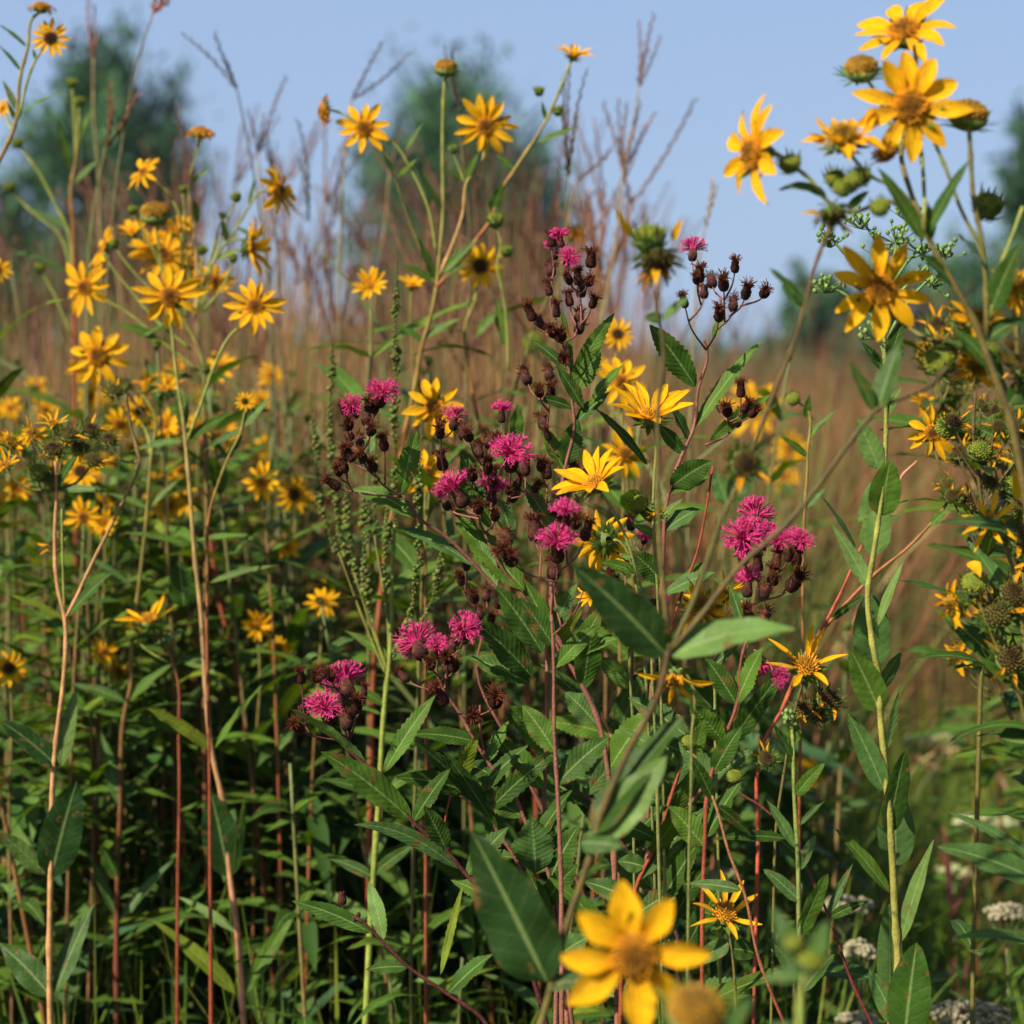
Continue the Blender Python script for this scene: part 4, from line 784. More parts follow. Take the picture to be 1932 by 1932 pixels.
p.head(1868, 985, 62, 'spider', (-.15, -1, .2), seed=1); p.head(1838, 1102, 34, 'bud', (-.2, -.6, .7), seed=0); p.head(1800, 1140, 56, 'shag', (-.8, -.5, -.4), seed=2); p.head(1880, 1157, 46, 'seed', (-.2, -.8, .4), seed=0); p.head(1905, 1244, 46, 'seed', (.1, -.8, .5), seed=4); p.head(1925, 1010, 46, 'seed', (.3, -.8, .4), seed=3); p.head(1910, 1120, 40, 'seed', (.1, -.8, .5), seed=2)
ray(p, 1920, 945, 1912, 880, 20, .03); ray(p, 1830, 1060, 1850, 1090, 30)
for a in [(1945, 1010, 1772, 986, 28, 'b', 'broad', dict(sag=.12)), (1945, 1200, 1826, 1020, 44, 'b', 'broad', {}), (1945, 1310, 1764, 1148, 52, 'd', 'broad', {}), (1950, 1375, 1788, 1402, 26, 'd', 'broad', dict(sag=.22)), (1950, 1400, 1885, 1392, 100, 'd', 'broad', dict(sag=-.1)), (1955, 1620, 1788, 1532, 24, 'b', 'broad', dict(sag=.08)), (1955, 1660, 1768, 1597, 62, 'b', 'broad', dict(sag=.08)), (1955, 1780, 1796, 1772, 22, 'b', 'broad', dict(sag=.16))]: p.leaf(*a[:7], **a[7])
p.done()
p = Plant('rosinweed_plant', 'right rosinweed full of dark green spiky seed heads behind the small eleven rayed sunflower', 'rosinweed', 1840, 1.6, RG)
w = p.stem([(1840, 740), (1836, 820), (1850, 930), (1862, 1050), (1850, 1300)], 3, 5, DKB, OLV, True)
for i in range(17):
    u, v = R.uniform(1775, 1930), R.uniform(730, 960); p.head(u, v, R.uniform(22, 32), R.choice(('seed', 'seed', 'bud')), (R.uniform(-.6, .6), -.6, R.uniform(.1, .9)), dd=R.uniform(-.08, .08)); p.stem([(u, v + 6), (lerp(u, 1845, .4), v + 45), (1852, max(v + 110, 880))], 1.6, 2.4, DKB)
p.dress(w, .03, .03, (.06, .10), .026, 'd'); p.done()
for k, (u, v, d) in enumerate([(1890, 800, 1.7), (1930, 1080, 1.5), (1860, 1160, 1.75), (1810, 720, 1.9), (1760, 640, 1.8)]):
    p = Plant('rosinweed_plant', 'ragged rosinweed of leaves, buds and spent heads, one of several alike filling the right edge', 'rosinweed', 2150, d, RG)
    w = p.stem([(u, v), (u + 10, v + 90), (u + 70, v + 240), (u + 170, v + 460)], 2.6, 5, OLV, DKB, True); p.dress(w, .01, .035, (.07, .11), .034, 'd')
    for j in range(7):
        x, y = u + R.uniform(-70, 70), v + R.uniform(-60, 90); p.head(x, y, R.uniform(26, 44), R.choice(('seed', 'bud', 'shag', 'seed', 'spider')), (R.uniform(-.6, .4), -.7, R.uniform(0, .9)), dd=R.uniform(-.06, .06)); p.stem([(x, y + 6), (lerp(x, u, .5), y + 50), (u + 8, max(y + 80, v + 120))], 1.8, 2.6, OLV)
    p.done()
p = Plant('sunflower_plant', 'right sunflower with one neat eleven rayed flower on long red branching stems', 'sunflower', 1440, 1.6, SG)
p.stem([(1758, 830), (1775, 880), (1800, 915), (1788, 947), (1751, 994), (1705, 1040), (1658, 1077), (1600, 1135), (1565, 1174), (1525, 1224), (1475, 1338), (1441, 1401), (1430, 1600)], 2.6, 4, OLV, (.30, .06, .03), True); p.stem([(1690, 930), (1625, 1031), (1590, 1110), (1556, 1176), (1545, 1195)], 2.4, 3.2, (.30, .06, .03)); p.stem([(1730, 870), (1700, 900), (1690, 940)], 2, 2.6, PKT)
p.head(1758, 817, 58, 'sun', (.05, -1, .15), seed=0); p.head(1785, 915, 22, 'seed', (-.3, -.7, .5)); p.leaf(1700, 975, 1640, 990, 14, 'b'); p.leaf(1752, 994, 1790, 960, 20, 'm'); p.leaf(1566, 1172, 1640, 1120, 16, 'd'); p.done()

# ------------------------------------------------------------------ goldenrod
p = Plant('goldenrod_plant', 'tall leafy goldenrod with broad clasping oval leaves up its yellow green stem', 'goldenrod', 1690, 1.42)
GST = (.21, .19, .04)
p.stem([(1690, 470), (1676, 560), (1668, 644), (1671, 711), (1671, 844), (1660, 960), (1645, 1061), (1638, 1111), (1646, 1211), (1659, 1288), (1660, 1338), (1671, 1455), (1681, 1588), (1688, 1721), (1694, 1821), (1682, 1932), (1684, 2100)], 3.5, 8, GRN, GST, True, seg=9)
L = [(1662, 972, 1680, 868, 62, 'm', 'ovate', (.1, -1, .1)), (1650, 1045, 1648, 905, 66, 'l', 'ovate', (-.1, -1, .2), .03), (1658, 884, 1617, 790, 42, 'l', 'ovate', (-.4, -.9, .4)), (1615, 1035, 1546, 932, 20, 'b', 'lance', (.3, -.5, .8)), (1641, 1111, 1570, 990, 34, 'l', 'lance', (-.3, -.9, .5)), (1656, 1180, 1706, 1056, 24, 'l', 'lance', (-.5, -.8, .4)),
     (1648, 1254, 1640, 1118, 74, 'b', 'ovate', (0, -1, .1), .03), (1658, 1340, 1606, 1228, 60, 'm', 'ovate', (-.2, -1, .2)), (1668, 1490, 1600, 1346, 44, 'b', 'ovate', (-.3, -.9, .3)), (1675, 1411, 1696, 1303, 22, 'l', 'lance', (.4, -.8, .4)), (1676, 1572, 1708, 1416, 52, 'd', 'ovate', (.1, -1, .2)), (1690, 1632, 1686, 1480, 76, 'b', 'ovate', (0, -1, .1), .03),
     (1678, 1684, 1570, 1558, 38, 'm', 'lance', (.4, -.5, .8)), (1698, 1780, 1762, 1583, 38, 'l', 'lance', (-.5, -.8, .4)), (1680, 1886, 1678, 1704, 50, 'b', 'ovate', (-.2, -1, .1), .02), (1706, 1960, 1730, 1778, 80, 'd', 'ovate', (0, -1, .1), -.03), (1668, 700, 1625, 645, 22, 'd', 'lance', None), (1672, 705, 1705, 600, 30, 'd', 'ovate', None), (1665, 770, 1614, 700, 24, 'm', 'lance', None),
     (1674, 780, 1700, 730, 20, 'm', 'ovate', None), (1671, 690, 1705, 655, 34, 'b', 'ovate', (.3, -1, .2)), (1690, 1932, 1640, 1830, 40, 'b', 'ovate', None), (1676, 600, 1640, 560, 14, 'm', 'lance', None), (1682, 545, 1720, 510, 14, 'm', 'lance', None), (1660, 1300, 1700, 1230, 34, 'b', 'ovate', (.5, -.8, .3), .02)]
for a in L: p.leaf(*a[:6], a[6], nrm=a[7], d=(a[8] if len(a) > 8 else 0), dz=R.uniform(-.15, .15), wave=.03)
def budsprig(p, pts, rr=16, n=22):
    p.stem(pts, 2.6, 3.2, (.12, .2, .05)); u, v = pts[0][:2]; mb = MB()
    for i in range(n):
        q = P(u + R.gauss(0, rr), v + R.gauss(0, rr * .7), p.d + R.gauss(0, .008)); s = R.uniform(3.2, 5) * p.d / F; f = len(mb.v); c = jit((.14, .22, .06), .25)
        for zz, k in ((-1, .45), (-.3, 1), (.5, .85), (1.1, .2)):
            for x in range(6): mb.add(q + Vector((math.cos(x * 1.047) * s * k, math.sin(x * 1.047) * s * k, zz * s)), c)
        for l in range(3):
            for x in range(6): mb.f.append((f + l * 6 + x, f + l * 6 + (x + 1) % 6, f + l * 6 + 6 + (x + 1) % 6, f + l * 6 + 6 + x))
        mb.f.append(tuple(f + 18 + x for x in range(6)))
        tube(mb, [P(u, v + rr * 1.2, p.d), q - UP * s], 1.1 * p.d / F, (.10, .16, .04), 4, False)
    obj('bud_cluster', mb.mesh('bud_cluster', M_YARROW, p.root.location), p.root)
for pts in [[(1715, 402), (1705, 430), (1688, 490)], [(1625, 413), (1650, 450), (1684, 510)], [(1740, 462), (1715, 490), (1680, 540)], [(1781, 467), (1740, 510), (1678, 570)], [(1568, 448), (1610, 500), (1676, 580)], [(1556, 533), (1600, 560), (1672, 620)], [(1651, 620), (1660, 640), (1668, 670)], [(1690, 440), (1690, 480)], [(1660, 470), (1680, 520)], [(1760, 520), (1720, 560), (1672, 640)]]: budsprig(p, pts)
p.done()
p = Plant('goldenrod_plant', 'shorter goldenrod of narrow leaves ending in a small green bud beside the dark seed heads', 'goldenrod', 1512, 1.4)
p.stem([(1493, 1360), (1496, 1400), (1498, 1488), (1505, 1605), (1508, 1721), (1512, 1932)], 3, 5.5, GRN, (.12, .16, .04), True)
for a in [(1497, 1400, 1498, 1362, 30, 'm', 'ovate'), (1500, 1502, 1556, 1440, 26, 'm', 'ovate'), (1500, 1600, 1444, 1506, 28, 'b'), (1508, 1558, 1562, 1505, 12, 'd'), (1508, 1640, 1540, 1575, 22, 'b', 'ovate'), (1511, 1762, 1562, 1648, 38, 'm', 'ovate'), (1482, 1582, 1340, 1584, 24, 'd'), (1498, 1440, 1455, 1360, 18, 'd'), (1508, 1700, 1440, 1640, 28, 'b', 'ovate'), (1512, 1850, 1450, 1770, 30, 'b', 'ovate'), (1514, 1870, 1575, 1800, 30, 'd', 'ovate')]: p.leaf(*a)
budsprig(p, [(1490, 1350), (1494, 1375)], 9, 16); p.done()

# ------------------------------------------------------------------ single yellow flowers among the ironweed
def solo(label, u, v, r, kind, nrm, pts, d, lv=(), seed=None, c0=GRN, c1=GRN, extra=(), rays=()):
    p = Plant('sunflower_plant', label, 'sunflower', pts[-1][0], d, SG); w = p.stem([(u, v + 4)] + pts, 2.4, 3.2, c0, c1 if c1 != GRN else (.11, .12, .03), True); p.dress(w, .30, .10, (.08, .13), .026, 'd', stop=.6); p.head(u, v, r, kind, nrm, seed=seed)
    for a in lv: p.leaf(*a)
    for e in extra: p.head(*e)
    p.done()
solo('yellow flower with long upturned rays cut by the thin green upright stem', 1226, 786, 92, 'cup', (.05, -.42, .9), [(1234, 811), (1237, 840), (1234, 911), (1232, 960), (1240, 1100), (1250, 1400)], 1.45, [(1233, 985, 1195, 945, 22, 'd'), (1235, 990, 1290, 940, 20, 'm'), (1238, 1010, 1190, 990, 20, 'm')], 0, extra=[(1205, 950, 24, 'bud', (-.3, -.7, .5)), (1236, 968, 26, 'shag', (.1, -.5, -.8))])
solo('tilted yellow flower of broad rays turned up left on a curved green stalk', 1122, 912, 82, 'cup', (-.50, -.42, .72), [(1144, 944), (1160, 972), (1177, 1004), (1191, 1044), (1204, 1094), (1217, 1130), (1232, 1300), (1240, 1500)], 1.42, [(1192, 1050, 1172, 1050, 18, 'm'), (1200, 1080, 1130, 1060, 26, 'm')], 1)
solo('yellow flower turned away showing its pale green bracts below the tilted flower', 1140, 1020, 70, 'sun', (-.45, .75, -.15), [(1165, 1020), (1180, 1035), (1195, 1080), (1210, 1180), (1225, 1400)], 1.48, [], 2)
solo('half open yellow green bud left of the large dark rosinweed leaf', 1118, 1122, 34, 'cup', (-.5, -.6, .3), [(1145, 1130), (1170, 1160), (1190, 1300), (1195, 1500)], 1.5, [(1165, 1155, 1140, 1190, 20, 'm')], 2)
solo('wild yellow flower of twisting rays behind the two slanting stems', 1322, 1146, 76, 'shag', (-.1, -.9, .5), [(1330, 1180), (1345, 1260), (1350, 1400), (1355, 1600)], 1.5, [(1345, 1260, 1400, 1210, 24, 'd')], 0, extra=[(1370, 1120, 44, 'spider', (.3, -.8, .3))])
solo('long rayed yellow flower right of the broad pale leaf with red stem behind', 1521, 1258, 84, 'spider', (-.05, -.72, .7), [(1515, 1285), (1500, 1340), (1480, 1450), (1465, 1560), (1460, 1700)], 1.42, [], 0, DKB, OLV, extra=[(1560, 1320, 36, 'seed', (.4, -.5, .7)), (1518, 1338, 30, 'seed', (-.2, -.6, .7)), (1540, 1345, 30, 'seed', (.2, -.7, .3)), (1445, 1432, 26, 'seed', (.1, -.7, .5))])
solo('drooping yellow flower below the broad pale rosinweed leaf', 1272, 1278, 74, 'spider', (-.1, -.6, -.75), [(1285, 1262), (1300, 1280), (1305, 1400), (1300, 1600)], 1.3, [], 2)
solo('low yellow flower with thin spread rays at the lower right beside a red stem', 1368, 1726, 80, 'spider', (-.05, -.65, .75), [(1372, 1750), (1380, 1790), (1390, 1932)], 1.4, [(1375, 1780, 1310, 1820, 36, 'd', 'ovate'), (1378, 1790, 1430, 1800, 40, 'd', 'ovate')], 1, DKB, OLV)
solo('small round bud on a slim red stalk right of the long brown slanting stem', 1496, 752, 18, 'bud', (-.3, -.6, .7), [(1516, 765), (1524, 861), (1518, 977), (1515, 1077), (1515, 1211), (1510, 1400)], 1.7, [(1520, 790, 1528, 742, 16, 'm'), (1522, 830, 1580, 772, 14, 'm'), (1524, 862, 1470, 822, 16, 'm'), (1518, 960, 1560, 920, 16, 'b')], 0, GRN, (.28, .07, .03))
solo('orange red sunflower stalk crossing the lower right from the clump', 1300, 1400, 20, 'bud', (0, -.6, .8), [(1308, 1421), (1330, 1470), (1351, 1521), (1375, 1605), (1405, 1688), (1431, 1805), (1461, 1888), (1480, 1932)], 1.38, [(1400, 1680, 1288, 1668, 26, 'd'), (1352, 1520, 1420, 1580, 26, 'd'), (1310, 1430, 1330, 1350, 30, 'm'), (1345, 1510, 1300, 1420, 30, 'd')], 1, TAN, (.17, .035, .02))
solo('dark red sunflower stalk running to the bottom edge left of the leafy goldenrod', 1385, 1465, 20, 'bud', (0, -.6, .8), [(1392, 1490), (1435, 1521), (1508, 1601), (1521, 1635), (1565, 1731), (1608, 1855), (1645, 1932), (1670, 2000)], 1.46, [(1562, 1728, 1610, 1628, 18, 'b'), (1564, 1732, 1640, 1700, 22, 'd'), (1520, 1630, 1440, 1560, 26, 'd')], 0, (.12, .035, .02), (.12, .02, .018))

# ------------------------------------------------------------------ wild quinine / yarrow heads, lower right
YG = 'flat topped white flower heads'
def yarrow(u, v, d, wd, hg, label, col=(.21, .19, .12), n=None):
    p = Plant('white_flower_plant', label, 'wildflower', u + R.uniform(-10, 10), d, YG); mb, st = MB(), MB(); k = d / F; n = n or int(wd * hg / 42)
    nd = P(u, v + hg * 1.6, d)
    for i in range(n):
        a, q = R.uniform(0, 6.28), math.sqrt(R.random()); x = math.cos(a) * q; y = math.sin(a) * q
        o = P(u, v, d) + Vector((x * wd * .5 * k, y * wd * .4 * k, (-.25 * q * q + R.uniform(-.12, .12)) * hg * k)); s = R.uniform(3.6, 8) * k; c = jit(col, .25); f = len(mb.v)
        for zz, r2 in ((-.8, .35), (-.3, .9), (.25, 1), (.7, .7), (.9, .2)):
            for j in range(7): mb.add(o + Vector((math.cos(j * .8976) * s * r2, math.sin(j * .8976) * s * r2, zz * s)) * (1 + R.uniform(-.12, .12) * .1), mixc(c, (.33, .29, .19), max(0, zz) * .4))
        for l in range(4):
            for j in range(7): mb.f.append((f + l * 7 + j, f + l * 7 + (j + 1) % 7, f + l * 7 + 7 + (j + 1) % 7, f + l * 7 + 7 + j))
        mb.f.append(tuple(f + 28 + j for j in range(7)))
        if i % 2 == 0: tube(st, [o - UP * s, (o + nd) / 2 + Vector((0, 0, -hg * .2 * k)), nd], .9 * k, (.09, .11, .04), 4, False)
    obj('flower_cluster', mb.mesh('flower_cluster', M_YARROW, p.root.location), p.root); obj('stalks', st.mesh('stalks', M_STEM, p.root.location), p.root)
    w = p.stem([(u, v + hg * 1.5), (u + 3, v + hg * 3), (u, v + 300)], 2.6, 4, (.1, .13, .04), (.1, .13, .04), True); p.dress(w, .03, .05, (.07, .12), .02, 'm'); p.done()
for a in [(1832, 1900, 1.85, 150, 60, 'widest creamy white flower head in the bottom right corner'), (1900, 1712, 2.0, 84, 50, 'grey white flower head at the right edge above the corner one'), (1592, 1700, 2.05, 110, 40, 'grey white flower head between the two goldenrod stems, the upper one'), (1622, 1782, 1.9, 60, 70, 'grey white flower head hanging lower behind the dark red stalk'), (1615, 1918, 1.9, 80, 36, 'small dull white flower head at the bottom edge left of the goldenrod'), (1368, 1645, 2.1, 70, 30, 'small grey white flower head just above the spread yellow flower'), (1222, 1690, 2.0, 34, 34, 'tiny pale flower head above the big blurred yellow flower'), (580, 1880, 2.2, 56, 36, 'dull cream flower head low in the bottom left shade')]:
    yarrow(*a)
for a in [(1760, 1392, 3.2, 110, 26, 'yellow green flat flower head in the sunny gap at right', (.24, .28, .09)), (1860, 1545, 2.9, 120, 34, 'greenish white flat flower head in the sunny gap below the arching grass', (.34, .38, .18)), (1880, 1420, 3.3, 90, 26, 'pale green flat flower head beside the dark drooping leaf', (.26, .30, .12)), (1800, 1640, 2.7, 70, 24, 'small greenish flat flower head above the grey white ones', (.28, .32, .14))]:
    yarrow(*a[:6], col=a[6])
# ================================================================== BLUESTEM GRASS
BG = 'big bluestem grass stalks'
STR, RUS, PUR, GRY = (.25, .17, .075), (.20, .090, .046), (.15, .078, .056), (.07, .058, .052)
def raceme(mb, a, b, r, c):
    a, b = Vector(a), Vector(b); ax = b - a; Ln = ax.length; t1 = ax.orthogonal().normalized(); t2 = ax.cross(t1).normalized()
    k = max(8, int(Ln / .0045)); bend = (t1 * R.uniform(-1, 1) + t2 * R.uniform(-1, 1)) * Ln * .05
    pts = [a + ax * (i / 6) + bend * math.sin(math.pi * i / 6) for i in range(7)]
    tube(mb, pts, [r * .3, r * .45, r * .5, r * .5, r * .45, r * .35, r * .15], c, 4, False)
    for i in range(k):
        t = i / k; q = a + ax * t + bend * math.sin(math.pi * t); x = i * 2.2
        o = (t1 * math.cos(x) + t2 * math.sin(x)); f = len(mb.v); l = .0085 * (1 - .3 * t); cc = jit(c, .3); n = ax.normalized()
        mb.add(q, cc); mb.add(q + n * l * .5 + o * r * 1.0 + n.cross(o) * r * .5, cc); mb.add(q + n * l * 1.3 + o * r * 1.3, cc); mb.add(q + n * l * .5 + o * r * 1.0 - n.cross(o) * r * .5, cc); mb.f.append((f, f + 1, f + 2, f + 3))
def blade(mb, b, t, w, c0, c1, sag=.2):
    leaf(mb, b, t, w, c0, 'lance', (R.uniform(-1, 1), R.uniform(-1, .3), .6), sag, .2, 0, 8, 1)

def hero_grass(label, heads_, stem_pts, d, col=RUS, scol=STR, r=2.0, dd=0):
    """heads_: list of (base_u, base_v, [(tip_u, tip_v), ...])"""
    p = Plant('bluestem_stalk', label, 'grass', stem_pts[-1][0], d, BG)
    p.stem(stem_pts, 1.6, 3.2, scol, mixc(scol, (.12, .13, .04), .6), True, 'culm', 5, 1)
    for bu, bv, tips in heads_:
        mb = MB(); b = P(bu, bv, d)
        for tu, tv in tips: raceme(mb, b, P(tu, tv, d + R.uniform(-.03, .03)), r * 1.9 * d / F, col)
        obj('seed_head', mb.mesh('seed_head', M_GRASS, p.root.location), p.root)
    mb = MB(); zt = P(stem_pts[0][0], stem_pts[0][1], d).z
    for i in range(4):
        z = R.uniform(.3, .75) * zt; x = lerp(P(stem_pts[-1][0], 0, d).x, P(stem_pts[0][0], 0, d).x, z / zt); b = Vector((x, d, z)); blade(mb, b, b + Vector((R.uniform(-.25, .25), R.uniform(-.2, .2), R.uniform(.1, .35))), .006, (.10, .12, .04), RUS)
    obj('leaves', mb.mesh('leaves', M_GRASS, p.root.location), p.root)
for a in [('dark grass stalk, its forked seed head alone in the sky right of the left tree', [(447, 170, [(345, 65), (405, 60), (425, 110)])], [(447, 170), (462, 240), (478, 330), (500, 480), (520, 800)], 2.3, GRY, GRY),
          ('grass stalk with two long purple fingers left of the centre flowers', [(663, 190, [(722, 80), (775, 97)])], [(663, 190), (655, 240), (648, 330), (640, 600), (640, 900)], 2.4, PUR, STR),
          ('tallest pale grass stalk with two seed heads one above the other in the open sky', [(1205, 165, [(1235, 25), (1206, 42), (1246, 70), (1225, 90)]), (1173, 325, [(1184, 195), (1208, 190), (1238, 210), (1190, 250)])], [(1205, 165), (1198, 215), (1175, 320), (1166, 420), (1148, 540), (1130, 640), (1110, 900)], 2.35, RUS, STR),
          ('grass stalk with a single finger pointing up right in the open sky', [(1087, 343, [(1165, 262), (1150, 290)])], [(1087, 343), (1075, 400), (1060, 520), (1040, 800)], 2.4, PUR, STR),
          ('grass stalk of dark upright bundled fingers under the short rayed flower', [(1071, 335, [(1064, 140), (1074, 132), (1092, 215), (1107, 130), (1058, 200)])], [(1071, 335), (1065, 420), (1055, 520), (1050, 640), (1045, 900)], 2.1, (.10, .06, .03), OLV),
          ('dark grass stalk standing just behind the rayless flower head', [(866, 216, [(840, 90), (854, 90), (862, 140)])], [(866, 216), (872, 280), (885, 420), (880, 700)], 2.1, GRY, DKB),
          ('grass stalk with a forked grey head right of the left flower cluster', [(487, 290, [(466, 205), (541, 142), (500, 215)])], [(487, 290), (488, 320), (500, 420), (510, 800)], 2.5, PUR, STR),
          ('grass stalk with a dark narrow head left of the bare sky', [(517, 335, [(496, 262), (504, 250)]), (582, 418, [(560, 225), (566, 300)])], [(582, 418), (560, 400), (530, 380), (525, 500), (540, 800)], 2.4, GRY, GRY),
          ('reddish grass stalk whose head leaves the frame at the top left', [(288, 26, [(318, -30), (305, -40), (322, 0)])], [(288, 26), (262, 110), (225, 300), (190, 700), (170, 1000)], 2.2, (.30, .10, .05), (.14, .10, .05), 3.0),
          ('rusty grass stalk with two fingers in front of the left tree', [(200, 278, [(205, 150), (262, 168), (215, 190)])], [(200, 278), (188, 330), (172, 430), (165, 700)], 2.2, RUS, (.14, .15, .05), 2.6),
          ('thin pink grass stalk reaching the top edge at left', [(175, 110, [(170, -20), (180, 10), (186, 60)])], [(175, 110), (176, 200), (185, 330), (190, 600)], 2.5, (.24, .12, .10), STR),
          ('straw grass stalk rising alone between the two right hand flower groups', [(1330, 430, [(1345, 335), (1352, 350)])], [(1330, 430), (1322, 470), (1310, 600), (1300, 900)], 2.2, STR, STR),
          ('leaning grass stalk with a spread head just left of the centre tree', [(735, 330, [(700, 270), (760, 235), (790, 260)])], [(735, 330), (728, 400), (705, 560), (690, 800)], 2.6, PUR, STR)]: hero_grass(*a)

# repeated stalks: eight shapes, copied
def grass_variant(k):
    R.seed(900 + k); culm, hd, lv = MB(), MB(), MB(); hgt = 1.0; lean = Vector((R.uniform(-.12, .12), R.uniform(-.1, .1), 0))
    pts = smooth([Vector((0, 0, 0)), lean * .2 + UP * .4, lean * .6 + UP * .72, lean + UP], 5)
    c = R.choice((STR, RUS, (.20, .11, .06), (.16, .14, .05)))
    tube(culm, [Vector(x) for x in pts], [lerp(.0022, .0010, i / (len(pts) - 1)) for i in range(len(pts))], [mixc((.10, .12, .035), c, min(1, i / 9)) for i in range(len(pts))], 4)
    top = Vector(pts[-1]); hc = R.choice((RUS, PUR, (.17, .09, .05), (.15, .07, .05)))
    for i in range(R.choice((2, 3, 3, 4))):
        raceme(hd, top, top + Vector((R.uniform(-.04, .04) + lean.x * .3, R.uniform(-.04, .04), R.uniform(.05, .095))), .0019, hc)
    for i in range(6):
        t = R.uniform(.12, .8); b = Vector(pts[int(t * (len(pts) - 1))]); x = R.uniform(0, 6.28); l2 = R.uniform(.14, .3) * (1.1 - .5 * t)
        blade(lv, b, b + Vector((math.cos(x) * .5, math.sin(x) * .5, R.uniform(.3, .9))) * l2, .005, mixc((.075, .11, .03), (.22, .10, .05), R.random() ** .8), RUS, .15)
    return culm.mesh('culm', M_GRASS), hd.mesh('seed_head', M_GRASS), lv.mesh('leaves', M_GRASS)
GV = [grass_variant(k) for k in range(10)]
R.seed(42)
def grass_copy(u, v, d, label):
    a, b, c = R.choice(GV); zt = P(u, v, d).z
    if zt < .3: return
    o = thing('bluestem_stalk', label, 'grass', Vector(((u - 966) * d / F, d, 0)), BG); s = zt / 1.07
    o.scale = (s * .9, s * .9, s); o.rotation_euler = (0, 0, R.uniform(0, 6.28))
    obj('culm', a, o); obj('seed_head', b, o); obj('leaves', c, o)
LB1 = 'thin reddish grass stalk, one of many alike in the left and centre prairie'
LB2 = 'thin brown grass stalk, one of many alike behind the right hand plants'
for i in range(165):
    u = R.choice((R.uniform(-60, 620), R.uniform(380, 760), R.uniform(640, 1150), R.uniform(980, 1180), R.uniform(-60, 1150)))
    d = R.uniform(2.3, 4.6); top = 240 + 90 * math.sin(u * .011 + .6) + abs(u - 860) * .05
    if 540 < u < 660: top += 150
    grass_copy(u, R.triangular(top, 640, top + 120), d, LB1)
for i in range(95):
    d = R.uniform(2.7, 5.5); grass_copy(R.uniform(1180, 2000), R.triangular(510, 860, 670), d + 1.1, LB2)

# leafy sunflower stalks without flowers in view: six shapes, copied
def stalk_variant(k):
    R.seed(700 + k); st, lv = MB(), MB(); lean = Vector((R.uniform(-.08, .08), R.uniform(-.08, .08), 0))
    pts = [Vector(x) for x in smooth([Vector((0, 0, 0)), lean * .3 + UP * .4, lean * .7 + UP * .7, lean + UP], 6)]; c = R.choice((RED, RDB, (.22, .09, .03), (.14, .12, .035)))
    tube(st, pts, [lerp(.004, .0016, i / (len(pts) - 1)) for i in range(len(pts))], [mixc(c, (.10, .13, .04), max(0, i / 9 - 1)) for i in range(len(pts))], 5)
    a = R.uniform(0, 3)
    for i in range(17):
        t = .10 + .9 * i / 16.5; j = min(len(pts) - 1, int(t * (len(pts) - 1))); a += 1.57 + R.uniform(-.3, .3)
        for sg in (0, math.pi):
            x = a + sg; l2 = R.uniform(.08, .13) * (1 - .35 * t); b = pts[j]
            leaf(lv, b, b + Vector((math.cos(x), math.sin(x), R.uniform(-.25, .45))) * l2, R.uniform(.014, .021), GR[R.choice('ddmmbbly')], 'lance', (R.uniform(-.3, .3), R.uniform(-.3, .3), 1), R.uniform(.1, .3), .25, .05, 9, 2)
    return st.mesh('stem', M_STEM), lv.mesh('leaves', M_LEAF)
SV = [stalk_variant(k) for k in range(8)]
R.seed(77)
def stalk_copy(u, d, z, label, k=1.0):
    o = thing('sunflower_stalk', label, 'sunflower', Vector(((u - 966) * d / F, d, 0)), 'leafy flowerless stalks'); a, b = R.choice(SV)
    o.scale = (z ** .5 * k, z ** .5 * k, z); o.rotation_euler = (R.gauss(0, .07), R.gauss(0, .07), R.uniform(0, 6.28)); obj('stem', a, o); obj('leaves', b, o)
    if z > .98 and R.random() < .6:
        hm = head_mesh(R.choice(('bud', 'seed')), R.randrange(3)); bud = obj('flower_bud', hm[0], o); bud.location = a.vertices[-3].co; bud.scale = (.007, .007, .007 * z ** -.5); obj('disc', hm[2], bud)
for i in range(58):
    d = R.uniform(2.0, 3.3); stalk_copy(R.uniform(-80, 690), d, H + (730 - R.triangular(560, 1000, 760)) * d / F, 'tall green leafy stalk, one of many alike between the flowers of the left crowd', .8)
for i in range(34):
    d = R.uniform(2.0, 3.2); stalk_copy(R.uniform(660, 1240), d, H + (730 - R.triangular(600, 1100, 800)) * d / F, 'tall green leafy stalk, one of many alike behind the central ironweed', .8)
for i in range(4):
    d = R.uniform(1.9, 2.8); stalk_copy(R.uniform(1900, 2000), d, H + (730 - R.triangular(640, 1000, 800)) * d / F, 'tall green leafy stalk, one of several alike behind the right edge flowers', .8)
for i in range(150):
    d = R.uniform(2.05, 3.9); stalk_copy(R.uniform(-80, 720), d, R.uniform(.55, 1.0) + (.12 if R.random() < .2 else 0), 'green leafy flowerless stalk, one of many alike filling the lower left')
for i in range(62):
    d = R.uniform(1.75, 3.2); stalk_copy(R.uniform(640, 1500), d, R.uniform(.5, .95), 'green leafy flowerless stalk, one of many alike behind the ironweed clump')
for i in range(16):
    d = R.uniform(2.6, 4.2); stalk_copy(R.uniform(1500, 1990), d, R.uniform(.30, .55), 'short leafy flowerless stalk, one of several alike in the low growth at right')
for u, d, z in [(10, 2.2, 1.18), (60, 2.4, 1.22), (300, 2.3, 1.2), (560, 2.6, 1.15), (640, 2.4, 1.1), (880, 2.3, 1.25), (960, 2.4, 1.22), (1010, 2.2, 1.1), (180, 2.5, 1.25), (430, 2.5, 1.2), (1500, 2.1, 1.0), (740, 2.2, 1.12)]:
    stalk_copy(u, d, z, 'tall leafy flowerless stalk, one of several alike standing behind the left and centre flowers')

